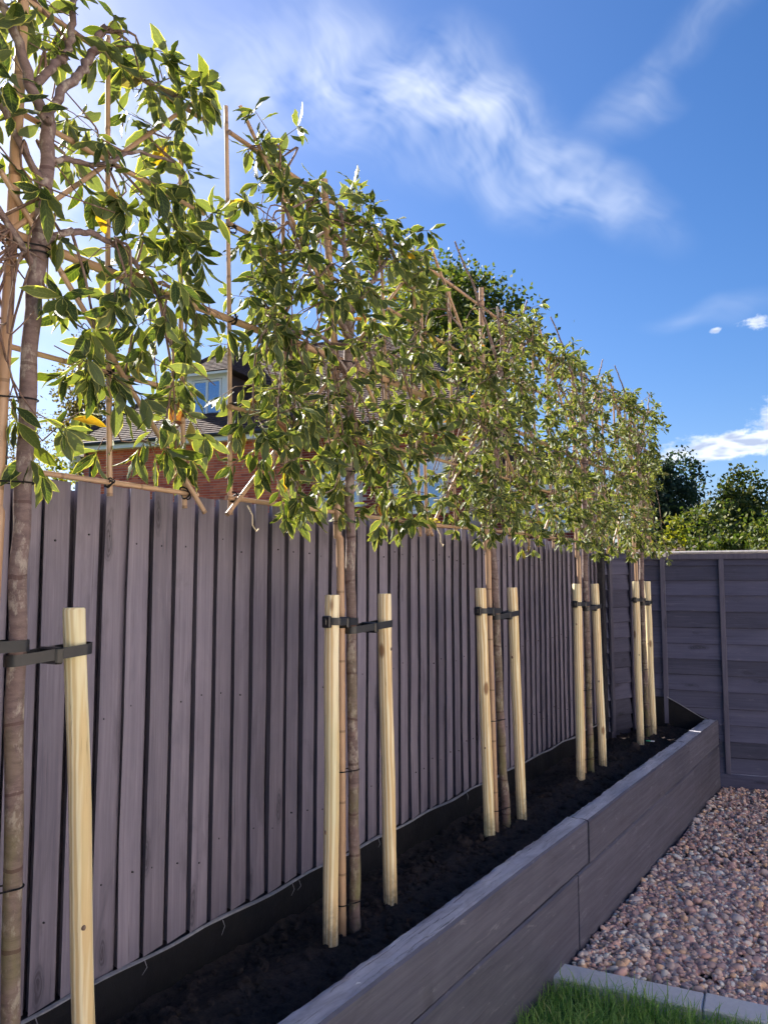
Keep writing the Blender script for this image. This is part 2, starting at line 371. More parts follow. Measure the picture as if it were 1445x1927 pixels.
class MB:
    def __init__(s): s.v = []; s.f = []
    def add(s, vs, fs):
        b = len(s.v); s.v += [tuple(v) for v in vs]; s.f += [tuple(i + b for i in f) for f in fs]; return s
    def box(s, a, b, M=None):
        x0, y0, z0 = a; x1, y1, z1 = b
        vs = [Vector(p) for p in ((x0, y0, z0), (x1, y0, z0), (x1, y1, z0), (x0, y1, z0), (x0, y0, z1), (x1, y0, z1), (x1, y1, z1), (x0, y1, z1))]
        if M is not None: vs = [M @ p for p in vs]
        return s.add(vs, [(0, 3, 2, 1), (4, 5, 6, 7), (0, 1, 5, 4), (1, 2, 6, 5), (2, 3, 7, 6), (3, 0, 4, 7)])
    def bbox(s, a, b, bev=.004, M=None):
        x0, y0, z0 = a; x1, y1, z1 = b; c = bev
        # chamfered box: 24 vertices
        vs = []; idx = {}
        for ix, x in ((0, x0), (1, x1)):
            for iy, y in ((0, y0), (1, y1)):
                for iz, z in ((0, z0), (1, z1)):
                    sxx = c if ix == 0 else -c; syy = c if iy == 0 else -c; szz = c if iz == 0 else -c
                    for k, p in (('x', (x, y + syy, z + szz)), ('y', (x + sxx, y, z + szz)), ('z', (x + sxx, y + syy, z))):
                        idx[(ix, iy, iz, k)] = len(vs); vs.append(p)
        I = lambda a_, b_, c_, k: idx[(a_, b_, c_, k)]
        fs = []
        for q in (0, 1):
            fs.append([I(q, 0, 0, 'x'), I(q, 1, 0, 'x'), I(q, 1, 1, 'x'), I(q, 0, 1, 'x')])
            fs.append([I(0, q, 0, 'y'), I(1, q, 0, 'y'), I(1, q, 1, 'y'), I(0, q, 1, 'y')])
            fs.append([I(0, 0, q, 'z'), I(1, 0, q, 'z'), I(1, 1, q, 'z'), I(0, 1, q, 'z')])
        for p in (0, 1):
            for q in (0, 1):
                fs.append([I(p, q, 0, 'x'), I(p, q, 1, 'x'), I(p, q, 1, 'y'), I(p, q, 0, 'y')])
                fs.append([I(p, 0, q, 'x'), I(p, 1, q, 'x'), I(p, 1, q, 'z'), I(p, 0, q, 'z')])
                fs.append([I(0, p, q, 'y'), I(1, p, q, 'y'), I(1, p, q, 'z'), I(0, p, q, 'z')])
        for a_ in (0, 1):
            for b_ in (0, 1):
                for c_ in (0, 1): fs.append([I(a_, b_, c_, 'x'), I(a_, b_, c_, 'y'), I(a_, b_, c_, 'z')])
        cen = Vector(((x0 + x1) / 2, (y0 + y1) / 2, (z0 + z1) / 2)); out = []
        for f in fs:
            p = [Vector(vs[i]) for i in f]; nn = (p[1] - p[0]).cross(p[2] - p[0]); m_ = sum(p, Vector()) / len(p)
            out.append(f if nn.dot(m_ - cen) > 0 else f[::-1])
        if M is not None: vs = [M @ Vector(p) for p in vs]
        return s.add(vs, out)
    def tube(s, pts, rad, n=8, cap=True, rfun=None):
        pts = [Vector(p) for p in pts]; k = len(pts)
        if not hasattr(rad, '__len__'): rad = [rad] * k
        up = Vector((0, 0, 1)); rings = []; prev = None
        base = len(s.v)
        for i in range(k):
            d = (pts[min(i + 1, k - 1)] - pts[max(i - 1, 0)])
            d = d.normalized() if d.length > 1e-9 else Vector((0, 0, 1))
            if prev is None:
                a = d.cross(Vector((1, 0, 0)) if abs(d.x) < .8 else Vector((0, 1, 0))).normalized()
            else:
                a = (prev - d * prev.dot(d)).normalized()
            prev = a; b = d.cross(a)
            for j in range(n):
                an = 2 * math.pi * j / n; rr = rad[i] * (rfun(i, j) if rfun else 1.)
                s.v.append(tuple(pts[i] + (a * math.cos(an) + b * math.sin(an)) * rr))
        for i in range(k - 1):
            for j in range(n):
                s.f.append((base + i * n + j, base + i * n + (j + 1) % n, base + (i + 1) * n + (j + 1) % n, base + (i + 1) * n + j))
        if cap:
            s.f.append(tuple(base + j for j in range(n))[::-1]); s.f.append(tuple(base + (k - 1) * n + j for j in range(n)))
        return s
    def mesh(s, name, mat, smooth=False):
        me = bpy.data.meshes.new(name); me.from_pydata(s.v, [], s.f)
        if smooth: me.shade_smooth()
        me.materials.append(MATS[mat]); me.update(); return me
    def build(s, name, mat, parent=None, loc=None, smooth=False):
        return link(name, s.mesh(name, mat, smooth), parent, loc)

def autosmooth(me, ang=40):
    me.shade_smooth()
    try: me.set_sharp_from_angle(angle=R(ang))
    except Exception: pass

def mesh_np(name, V, F, mat, smooth=False, uv=None):
    """V (n,3), F (m,k) constant k"""
    me = bpy.data.meshes.new(name); k = F.shape[1]
    me.vertices.add(len(V)); me.vertices.foreach_set('co', np.ascontiguousarray(V, np.float32).ravel())
    me.loops.add(F.size); me.loops.foreach_set('vertex_index', np.ascontiguousarray(F, np.int32).ravel())
    me.polygons.add(len(F)); me.polygons.foreach_set('loop_start', np.arange(0, F.size, k, dtype=np.int32))
    me.polygons.foreach_set('loop_total', np.full(len(F), k, np.int32))
    if smooth: me.polygons.foreach_set('use_smooth', np.ones(len(F), bool))
    if uv is not None:
        l = me.uv_layers.new(name='UVMap'); l.data.foreach_set('uv', np.ascontiguousarray(uv[F.ravel()], np.float32).ravel())
    me.materials.append(MATS[mat]); me.update(calc_edges=True); return me

def vnoise(x, y, seed=0, oct=4):
    r = np.random.default_rng(seed); out = np.zeros_like(x); amp = 1.
    for o in range(oct):
        for _ in range(5):
            a = r.uniform(0, 2 * math.pi); f = 2 ** o * r.uniform(.7, 1.4); p = r.uniform(0, 6.28)
            out += amp * np.sin((x * math.cos(a) + y * math.sin(a)) * f + p)
        amp *= .55
    return out / 5

# ------------------------------------------------------------------ setting: ground, gravel, soil
tag(MB().add([(-900, -900, -.03), (900, -900, -.03), (900, 900, -.03), (-900, 900, -.03)], [(0, 1, 2, 3)]).build('ground', 'lawn_base'), kind='structure')
FX = -1.89                                   # face of the boarded fence
def wallx(y): return -1.262 + .0215 * y      # outer face of the sleeper wall
GX1 = 1.2
tag(MB().add([(wallx(3.4) - .02, 3.44, -.012), (GX1, 3.72, -.012), (GX1, 8.1, -.012), (wallx(7) - .02, 7.2, -.012)], [(0, 1, 2, 3)]).build('gravel_bed', 'gravel_base'), kind='structure')

pt = MB()
tag(MB().add([(1.2, -9, -.008), (9., -9, -.008), (9., 9.2, -.008), (1.2, 9.2, -.008)], [(0, 1, 2, 3)]).build('bounce_paving', 'bounce_stone'), kind='structure')  # unseen pale paving, added to bounce sunlight onto the shaded fence
# soil sheet
nx, ny = 60, 420
ys = np.linspace(-1.2, 7.05, ny); us = np.linspace(0, 1, nx)
U, Y = np.meshgrid(us, ys)
X = (FX + .012) * (1 - U) + (-1.37 + .0215 * Y) * U
Z = .435 + .016 * vnoise(X * 9, Y * 9, 3, 5) + .010 * vnoise(X * 34, Y * 34, 4, 3) - .03 * np.exp(-((U - .12) / .2) ** 2) + .02 * np.exp(-((U - .55) / .25) ** 2)
Z += rng.normal(0, .0022, Z.shape)
V = np.stack([X, Y, Z], -1).reshape(-1, 3)
ii = np.arange(nx * ny).reshape(ny, nx)
Fq = np.stack([ii[:-1, :-1], ii[:-1, 1:], ii[1:, 1:], ii[1:, :-1]], -1).reshape(-1, 4)
tag(link('soil', mesh_np('soil', V, Fq, 'soil', True)), kind='structure')

def ico(sub):
    p = (1 + 5 ** .5) / 2
    v = [(-1, p, 0), (1, p, 0), (-1, -p, 0), (1, -p, 0), (0, -1, p), (0, 1, p), (0, -1, -p), (0, 1, -p), (p, 0, -1), (p, 0, 1), (-p, 0, -1), (-p, 0, 1)]
    f = [(0, 11, 5), (0, 5, 1), (0, 1, 7), (0, 7, 10), (0, 10, 11), (1, 5, 9), (5, 11, 4), (11, 10, 2), (10, 7, 6), (7, 1, 8), (3, 9, 4), (3, 4, 2), (3, 2, 6), (3, 6, 8), (3, 8, 9), (4, 9, 5), (2, 4, 11), (6, 2, 10), (8, 6, 7), (9, 8, 1)]
    v = [np.array(a) / np.linalg.norm(a) for a in v]
    for _ in range(sub):
        c = {}; nf = []
        def mid(a, b):
            k = (min(a, b), max(a, b))
            if k not in c:
                m = v[a] + v[b]; v.append(m / np.linalg.norm(m)); c[k] = len(v) - 1
            return c[k]
        for a, b, d in f:
            x, y, z = mid(a, b), mid(b, d), mid(d, a); nf += [(a, x, z), (b, y, x), (d, z, y), (x, y, z)]
        f = nf
    return np.array(v), np.array(f)
def lumpy(sub, seed, amp=.16):
    v, f = ico(sub); r = np.random.default_rng(seed); out = np.ones(len(v))
    for _ in range(5):
        d = r.normal(size=3); out += amp * np.sin(v @ d * 1.6 + r.uniform(0, 6.28)) / 2
    return v * out[:, None], f
def rotmats(q):
    q = q / np.linalg.norm(q, axis=1, keepdims=True); w_, x, y, z = q.T
    return np.stack([np.stack([1 - 2 * (y * y + z * z), 2 * (x * y - z * w_), 2 * (x * z + y * w_)], -1),
                     np.stack([2 * (x * y + z * w_), 1 - 2 * (x * x + z * z), 2 * (y * z - x * w_)], -1),
                     np.stack([2 * (x * z - y * w_), 2 * (y * z + x * w_), 1 - 2 * (x * x + y * y)], -1)], 1)
def scatter(name, mat, P, S, Q, variants, parent=None, smooth=True):
    Vs = []; Fs = []; b = 0; Rm = rotmats(Q); vi = rng.integers(0, len(variants), len(P))
    for k, (bv, bf) in enumerate(variants):
        m = np.where(vi == k)[0]
        if not len(m): continue
        vv = np.einsum('nij,nvj->nvi', Rm[m], bv[None] * S[m][:, None, :]) + P[m][:, None, :]
        ff = bf[None] + (np.arange(len(m)) * len(bv))[:, None, None] + b
        Vs.append(vv.reshape(-1, 3)); Fs.append(ff.reshape(-1, bf.shape[1])); b += len(m) * len(bv)
    return link(name, mesh_np(name, np.concatenate(Vs), np.concatenate(Fs), mat, smooth), parent)

# soil clods: too many to count
n = 3200
y = rng.uniform(.4, 6.9, n); u = rng.uniform(.02, .97, n); x = (FX + .03) * (1 - u) + (-1.40 + .0215 * y) * u
P = np.stack([x, y, .437 + .016 * vnoise(x * 9, y * 9, 3, 5) + .010 * vnoise(x * 34, y * 34, 4, 3) - .03 * np.exp(-((u - .12) / .2) ** 2) + .02 * np.exp(-((u - .55) / .25) ** 2)], -1)
s_ = np.exp(rng.normal(-5.05, .5, n)); S = s_[:, None] * rng.uniform(.6, 1.3, (n, 3))
tag(scatter('soil_clods', 'soil', P, S, rng.normal(size=(n, 4)), [lumpy(1, k, .35) for k in range(5)], None, False), 'dark crumbly clods of compost over the raised bed', 'soil', kind='stuff')

# pebbles
def pebble_pts(n, x1, y0, y1):
    y = rng.uniform(y0, y1, n); x = rng.uniform(0, 1, n) * (x1 - (wallx(y) + .012)) + wallx(y) + .012
    return x, y
xs = []; ysv = []
for n_, x1, y0, y1 in ((9600, -.25, 3.44, 5.0), (5200, -.35, 5.0, 7.1), (2000, .5, 3.5, 5.0)):
    a, b = pebble_pts(n_, x1, y0, y1); xs.append(a); ysv.append(b)
x = np.concatenate(xs); y = np.concatenate(ysv)
keep = (y > 3.44 + .055 * (x + 1.187) + .012) & (y < 7.0 + .173 * (x + 1.1)); x = x[keep]; y = y[keep]; n = len(x)
sz = np.exp(rng.normal(-4.64, .36, n)); sz = np.clip(sz, .005, .026)
S = sz[:, None] * np.stack([rng.uniform(.9, 1.35, n), rng.uniform(.75, 1.1, n), rng.uniform(.5, .85, n)], -1)
z = rng.uniform(-.006, .016, n) + .006 * vnoise(x * 6, y * 6, 8, 2)
P = np.stack([x, y, z], -1); Q = np.stack([np.ones(n), rng.normal(0, .25, n), rng.normal(0, .25, n), rng.normal(0, 3, n)], -1)
vis = sz / (y) * (x < -.3) * (z > .002); order = np.argsort(-vis); big = order[:300]; rest = order[300:]
tag(scatter('gravel', 'pebble', P[rest], S[rest], Q[rest], [lumpy(1, 20 + k) for k in range(8)]), 'pink and grey rounded gravel beside the sleeper wall', 'gravel', kind='stuff')
pm = []
for k in range(6):
    bv, bf = lumpy(2, 40 + k, .18); pm.append(mesh_np('pebble', bv, bf, 'pebble', True))
bedo = bpy.data.objects['gravel_bed']
Rb = rotmats(Q[big])
for j, i in enumerate(big):
    o = link('pebble', pm[j % 6], bedo, P[i]); o.rotation_mode = 'QUATERNION'; o.rotation_quaternion = Matrix(Rb[j].tolist()).to_quaternion(); o.scale = S[i]

# concrete edging between gravel and lawn
ed = thing('edging_strip', (-1.187, 3.412, 0), 'pale concrete edging strip between lawn and gravel', 'edging')
ed.rotation_euler.z = math.atan2(.065, .683)
xx = -.03
for k, L in enumerate((.58, .60, .62, .6)):
    m = MB().bbox((xx, -.140, -.06), (xx + L - .004, -.004, .030 + (k % 2) * .003), .006)
    m.build('edging_stone', 'concrete', ed); xx += L

# lawn grass
n = 42000
gx = rng.uniform(-1.24, .9, n); gy = rng.uniform(1.5, 3.5, n)
front = 3.412 + .095 * (gx + 1.187) - .142
ok = (gx > wallx(gy) + .006) & (gy < front + .012 * rng.normal(size=n)) & (rng.random(n) < np.clip(1.25 - .55 * (gx + .2), .25, 1)); gx = gx[ok]; gy = gy[ok]; n = len(gx)
h = rng.uniform(.045, .115, n) * (1 + .35 * vnoise(gx * 7, gy * 7, 5, 3)) * np.where(front[ok] - gy < .12, 1.15, 1.)
yaw = rng.uniform(0, 6.28, n); lean = np.abs(rng.normal(.6, .35, n)); wd = rng.uniform(.0014, .0032, n)
tt = np.array([0, .35, .7, 1.]); prof = np.array([1, .9, .6, .0])
dirx = np.cos(yaw); diry = np.sin(yaw)
ang = lean[:, None] * (tt ** 1.3)[None] * 1.6
zz = h[:, None] * np.cumsum(np.concatenate([[0], np.diff(tt)]))[None] * np.cos(ang * .6); hh = h[:, None] * tt[None] * np.sin(ang * .7)
cx = gx[:, None] + dirx[:, None] * hh; cy = gy[:, None] + diry[:, None] * hh
px_ = -diry[:, None] * (wd[:, None] * prof[None]); py_ = dirx[:, None] * (wd[:, None] * prof[None])
L_ = np.stack([cx - px_, cy - py_, zz - .03], -1); R_ = np.stack([cx + px_, cy + py_, zz - .03], -1)
V = np.stack([L_, R_], 2).reshape(n, 8, 3)
bf = np.array([(0, 1, 3, 2), (2, 3, 5, 4), (4, 5, 7, 6)])
Fq = (bf[None] + (np.arange(n) * 8)[:, None, None]).reshape(-1, 4)
tag(link('grass', mesh_np('grass', V.reshape(-1, 3), Fq, 'grass', True)), 'long green lawn grass in front of the edging strip', 'grass', kind='stuff')

# ------------------------------------------------------------------ sleeper wall
sw = thing('sleeper_wall', (wallx(3.4), 3.4, 0), 'dark grey painted timber sleeper wall holding the raised bed', 'wall')
sw.rotation_euler.z = -math.atan(.0215)
def sleeper(y0, y1, z0, z1, dx, seed):
    r = np.random.default_rng(seed); ny_ = max(6, int((y1 - y0) / .03)); c = .008
    # cross-section with worn arrises, x from -.105 (inner) to 0 (outer face)
    prof_ = [(-.105, z0), (-.105, z1 - c), (-.105 + c, z1), (-.08, z1), (-.055, z1), (-.03, z1), (-c, z1), (0, z1 - c), (0, (z0 + z1) / 2), (0, z0 + .003), (-.003, z0)]
    npf = len(prof_); ys_ = np.linspace(y0, y1, ny_); vs = []
    wx = .0025 * vnoise(ys_ * 2.2, ys_ * 0 + seed, seed, 3)
    for i, yy in enumerate(ys_):
        for j, (a, b) in enumerate(prof_):
            rough = .0 if 2 < 0 else 0
            dz = 0.; da = 0.
            if 1 <= j <= 7: dz = -abs(r.normal(0, .0016)) - (.004 * max(0, math.sin(yy * 7 + j * 1.3 + seed)) ** 6)
            if j in (1, 2): da = abs(r.normal(0, .003)); dz -= abs(r.normal(0, .0025))
            if j >= 6: dz = -.0012 * (1 + math.sin(yy * 5 + seed)) - .0005 * abs(r.normal()); da = -.0006 * abs(r.normal())
            vs.append((a + da + dx + wx[i], yy - 3.4, b + dz))
    fs = []
    for i in range(ny_ - 1):
        for j in range(npf):
            k = (j + 1) % npf
            fs.append((i * npf + j, i * npf + k, (i + 1) * npf + k, (i + 1) * npf + j))
    fs.append(tuple(range(npf))); fs.append(tuple((ny_ - 1) * npf + j for j in range(npf))[::-1])
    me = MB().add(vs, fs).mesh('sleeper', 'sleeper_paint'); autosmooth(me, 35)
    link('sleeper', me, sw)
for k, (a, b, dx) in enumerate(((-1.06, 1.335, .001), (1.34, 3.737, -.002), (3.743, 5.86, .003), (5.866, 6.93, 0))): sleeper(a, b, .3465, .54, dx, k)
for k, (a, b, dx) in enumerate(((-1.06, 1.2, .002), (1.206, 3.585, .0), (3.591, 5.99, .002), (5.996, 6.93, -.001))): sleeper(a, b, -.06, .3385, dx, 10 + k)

# ------------------------------------------------------------------ boarded fence
fe = thing('boarded_fence', (FX, 3., 0), 'long grey fence of upright overlapping boards behind the trees', 'fence')
def board_mesh(h, seed):
    r = np.random.default_rng(seed)
    # plan profile (x out, y along): thick lip toward -y, thin tail tucked under the next board
    pr = [(0.0, 0.0), (-.003, .008), (-.016, .0135), (-.030, .015), (-.034, .084), (-.028, .0892), (-.0135, .0892)]
    k = len(pr); zs = [0, .25, .5, .75, 1.]; vs = []
    bow = r.normal(0, .0012, 5)
    for i, q in enumerate(zs):
        for (a, b) in pr: vs.append((a + (bow[i] if a > -.02 else 0), b + (r.normal(0, .0012) if b < .005 else 0), q * h))
    fs = []
    for i in range(len(zs) - 1):
        for j in range(k):
            l = (j + 1) % k; fs.append((i * k + j, (i + 1) * k + j, (i + 1) * k + l, i * k + l))
    fs.append(tuple(range(k))); fs.append(tuple((len(zs) - 1) * k + j for j in range(k))[::-1])
    me = MB().add(vs, fs).mesh('board', 'fence_paint'); return me
bms = [board_mesh(1.385, k) for k in range(6)]
nailm = MB().tube([(-.004, 0, 0), (.0012, 0, 0), (.0018, 0, 0)], [.0028, .0028, .0018], 6).mesh('nail', 'post_dark')
yy = -.9; k = 0
while yy < 6.36:
    o = link('board', bms[k % 6], fe, (random.uniform(-.0015, .0015), yy - 3., .535 + random.uniform(-.003, .004)))
    o.scale.z = 1 + random.uniform(-.002, .004); o.rotation_euler.x = random.gauss(0, .0022); o.scale.y = random.uniform(.97, 1.02)
    if yy > .6:
        for zr in (.765, 1.245, 1.765):
            if random.random() < .8: link('nail', nailm, fe, (-.004, yy - 3. + .025 + random.uniform(-.006, .03), zr + random.uniform(-.03, .03)))
    yy += .0938 + random.gauss(0, .0028); k += 1
for zr in (.72, 1.2, 1.72): MB().bbox((-.11, -3.9, zr), (-.064, 3.4, zr + .09)).build('rail', 'post_dark', fe)
MB().bbox((-.064, -3.9, .3), (-.051, 3.41, 1.90)).build('backing_board', 'backing', fe)
MB().bbox((-.05, -3.9, .25), (-.012, 3.44, .528)).build('gravel_board', 'post_dark', fe)
for py in (-2.6, -.2, 2.2): MB().bbox((-.22, py, 0), (-.112, py + .09, 1.88)).build('post', 'post_dark', fe)
MB().bbox((-.06, 3.41, .1), (.03, 3.475, 1.925), .005).build('end_post', 'post_dark', fe)

# liner against the fence foot, pale torn lip
ln = thing('bed_liner', (FX, 3., .3), 'black plastic liner with pale lip along the foot of the boarded fence', 'liner')
ny_ = 220; ys_ = np.linspace(-.9, 6.42, ny_); vs = []; fs = []
for i, yv in enumerate(ys_):
    wv = .004 * math.sin(yv * 9) + .003 * math.sin(yv * 23 + 1)
    vs += [(-.002, yv - 3., .232 + .004 * math.sin(yv * 13)), (.008 + wv, yv - 3., .19), (.012 + wv * 1.4, yv - 3., .12), (.02 + wv, yv - 3., .04)]
for i in range(ny_ - 1):
    for j in range(3): fs.append((i * 4 + j, i * 4 + j + 1, i * 4 + 5 + j, i * 4 + 4 + j))
MB().add(vs, fs).build('sheet', 'liner', ln, None, True)
vs = []; fs = []; r = np.random.default_rng(4); ny_ = 700; ys_ = np.linspace(-.9, 6.42, ny_)
lipz = .2325 + .004 * np.sin(ys_ * 13); ragged = np.clip(vnoise(ys_ * 8, ys_ * 0, 9, 5), -1, 1)
for i, yv in enumerate(ys_):
    wv = .003 * math.sin(yv * 9)
    hgt = .0012 + .0045 * max(0, ragged[i])
    vs += [(.001, yv - 3., lipz[i] + .004), (.010 + wv, yv - 3., lipz[i] + .001), (.011 + wv, yv - 3., lipz[i] - hgt)]
for i in range(ny_ - 1):
    for j in range(2): fs.append((i * 3 + j, i * 3 + j + 1, i * 3 + 4 + j, i * 3 + 3 + j))
MB().add(vs, fs).build('lip', 'liner_edge', ln)
for yv in (1.72, 1.36, 2.42, 2.46, 3.02, 3.05, 2.05, 3.9):
    MB().tube([(.012, yv - 3., .23), (.017, yv - 2.995, .21), (.014, yv - 3. + random.uniform(-.015, .015), .23 - random.uniform(.03, .05))], [.0015, .0014, .0006], 4).build('frayed_strand', 'liner_edge', ln)

# ------------------------------------------------------------------ lapped fence at the far end + narrow return panel
def lap_panel(parent, x0, L, zb, zt, battens, seed, pitch=.1275):
    r = np.random.default_rng(seed); z = zb; 
    while z < zt - .03:
        hgt = min(pitch + .022, zt - z - .004); nseg = max(3, int(L / .07)); vs = []; fs = []
        wav = .004 * vnoise(np.linspace(0, L * 5, nseg + 1), np.full(nseg + 1, z * 7.), seed, 3)
        for i in range(nseg + 1):
            xx_ = x0 + L * i / nseg; zl = z + wav[i]
            vs += [(xx_, .0, zl + .012), (xx_, -.019, zl), (xx_, -.022, zl + .006), (xx_, .002, z + hgt), (xx_, .009, z + hgt)]
        for i in range(nseg):
            for j in range(5): fs.append((i * 5 + j, i * 5 + 5 + j, i * 5 + 5 + (j + 1) % 5, i * 5 + (j + 1) % 5))
        fs.append((4, 3, 2, 1, 0)); b = nseg * 5; fs.append((b, b + 1, b + 2, b + 3, b + 4))
        MB().add(vs, [f[::-1] for f in fs]).build('lap_board', 'lap_paint', parent); z += pitch + r.normal(0, .004)
    for bx in battens: MB().bbox((bx - .019, -.044, zb), (bx + .019, -.0235, zt - .002), .003).build('batten', 'batten_paint', parent)
c1 = Vector((-1.875, 6.50, 0)); c2 = Vector((-1.766, 6.862, 0))
rp = thing('return_panel', c1, 'narrow lapped fence panel turning the corner at the end of the boarded fence', 'fence panel')
rp.rotation_euler.z = math.atan2(c2.y - c1.y, c2.x - c1.x); Lr = (c2 - c1).length
lap_panel(rp, 0, Lr, .30, 1.885, [.03, Lr - .03], 3)
MB().bbox((-.004, -.048, 1.886), (Lr, .02, 1.91), .009).build('cap_rail', 'batten_paint', rp)
lf = thing('lapped_fence', c2, 'dark blue grey lapped panel fence closing the far end of the garden', 'fence')
lf.rotation_euler.z = math.atan2(.17, .985)
lap_panel(lf, 0, 1.86, .12, 1.865, [.03, .265, .715, 1.165, 1.615, 1.83], 5)
lap_panel(lf, 1.96, 1.83, .12, 1.865, [1.99, 2.42, 2.87, 3.32, 3.76], 6)
lap_panel(lf, 3.89, 1.83, .12, 1.865, [3.92, 4.35, 4.8, 5.25, 5.69], 7)
for a, b in ((0.006, 1.86), (1.96, 3.79), (3.89, 5.72)):
    MB().bbox((a, -.052, 1.866), (b, .022, 1.892), .011).build('cap_rail', 'sunlit_worn_wood', lf)
    MB().bbox((a, -.0445, 1.822), (b, -.0222, 1.8655), .003).build('top_rail', 'batten_paint', lf)
    MB().bbox((a, -.028, -.02), (b, .012, .117), .003).build('gravel_board', 'lap_paint', lf)
for a in (1.865, 3.795, 5.725): MB().bbox((a, -.04, -.05), (a + .09, .05, 1.95), .005).build('post', 'batten_paint', lf)
MB().bbox((.235, -.053, 1.845), (.295, -.0475, 1.878), .002).build('bracket', 'concrete', lf)
# black liner sheet closing the end of the bed
le = thing('end_liner', c2, 'black liner sheet with pale edge sloping down to the sleeper end', 'liner')
le.rotation_euler.z = lf.rotation_euler.z
MB().add([(-.02, -.045, .38), (.66, -.045, .38), (.60, -.05, .535), (.45, -.045, .60), (.27, -.042, .70), (-.02, -.042, .70)], [(0, 1, 2, 3, 4, 5)]).build('sheet', 'liner', le)
MB().tube([(.27, -.045, .70), (.36, -.05, .652), (.45, -.05, .598), (.53, -.052, .552), (.60, -.055, .532)], .0035, 5).build('edge', 'liner_edge', le)

# ------------------------------------------------------------------ stakes and rubber ties
def stake(x, y, label, lean=(0, 0), top=1.6, rad=.0255):
    o = thing('tree_stake', (x, y, .40), label, 'stake', 'round timber stakes beside the trees')
    r = np.random.default_rng(int(y * 100)); zs = np.linspace(-.12, top - .40, 26); rr = [rad * (1 + r.normal(0, .008)) for _ in zs]
    pts = [(lean[0] * q + .0012 * math.sin(q * 9 + y), lean[1] * q + .0015 * math.sin(q * 7 + 2 * y), q) for q in zs]
    pts.append((pts[-1][0], pts[-1][1], zs[-1] + .004)); rr.append(rad * .9)
    me = MB().tube(pts, rr, 18).mesh('pole', 'stake_wood'); autosmooth(me, 50); link('pole', me, o)
    rk = np.random.default_rng(int(y * 37) + 1)
    for _ in range(1):
        zk = rk.uniform(.12, top - .55); an = rk.uniform(-1.9, .5); rx = rad - .0015
        lv, lfc = lumpy(1, int(zk * 1000), .15)
        M_ = Matrix.Translation((lean[0] * zk + math.cos(an) * rx, lean[1] * zk + math.sin(an) * rx, zk))
        vs = [M_ @ Vector((p[0] * .004, p[1] * .006, p[2] * .007)) for p in lv]
        MB().add(vs, [tuple(f) for f in lfc]).build('knot', 'twig_bark', o, None, True)
    return o
def hull2(circles, n=40):
    pts = []
    for (cx_, cy_, r_) in circles:
        for j in range(n):
            a = 2 * math.pi * j / n; pts.append((cx_ + r_ * math.cos(a), cy_ + r_ * math.sin(a)))
    pts = sorted(set(pts)); 
    def half(ps):
        h_ = []
        for p in ps:
            while len(h_) > 1 and (h_[-1][0] - h_[-2][0]) * (p[1] - h_[-2][1]) - (h_[-1][1] - h_[-2][1]) * (p[0] - h_[-2][0]) <= 0: h_.pop()
            h_.append(p)
        return h_
    a = half(pts); b = half(pts[::-1]); return a[:-1] + b[:-1]
def tie(sx_, sy_, tx, ty, z, label, tr=.023, dz=.0, buckle_on_stake=False):
    o = thing('tree_tie', (sx_, sy_, z), label, 'tree tie', 'black rubber tree ties')
    loop = hull2([(0, 0, .0305), (tx - sx_, ty - sy_, tr + .003)]); k = len(loop); vs = []; fs = []
    D = math.hypot(tx - sx_, ty - sy_); ux, uy = (tx - sx_) / D, (ty - sy_) / D
    for (a, b) in loop:
        q = (a * ux + b * uy) / D; zz_ = dz * q - .006 * math.sin(max(0, min(1, q)) * math.pi)
        ln_ = math.hypot(a, b) or 1
        # outward direction from the centre line
        qq = max(0, min(1, q)); ox, oy = a - ux * D * qq, b - uy * D * qq; l2 = math.hypot(ox, oy) or 1; ox /= l2; oy /= l2
        for e, hz in ((0, -.0125), (.003, -.0125), (.003, .0125), (0, .0125)): vs.append((a + ox * e, b + oy * e, zz_ + hz))
    for i in range(k):
        l = (i + 1) % k
        for j in range(4): fs.append((i * 4 + j, l * 4 + j, l * 4 + (j + 1) % 4, i * 4 + (j + 1) % 4))
    me = MB().add(vs, fs).mesh('strap', 'rubber'); autosmooth(me, 40); link('strap', me, o)
    M_ = Matrix.Translation((ux * D * .45, uy * D * .45, dz * .45 - .004)) @ Matrix.Rotation(math.atan2(uy, ux), 4, 'Z')
    MB().bbox((-.011, -.034, -.019), (.011, .034, .019), .004, M_).build('spacer', 'plastic_black', o)
    M2 = Matrix.Translation((-ux * .034, -uy * .034, 0)) @ Matrix.Rotation(math.atan2(uy, ux), 4, 'Z')
    if buckle_on_stake:
        m_ = MB().bbox((-.012, -.016, -.02), (.004, .016, .02), .003, M2); m_.bbox((-.018, -.006, -.011), (-.0125, .006, .011), .002, M2); m_.build('buckle', 'plastic_black', o)
    return o

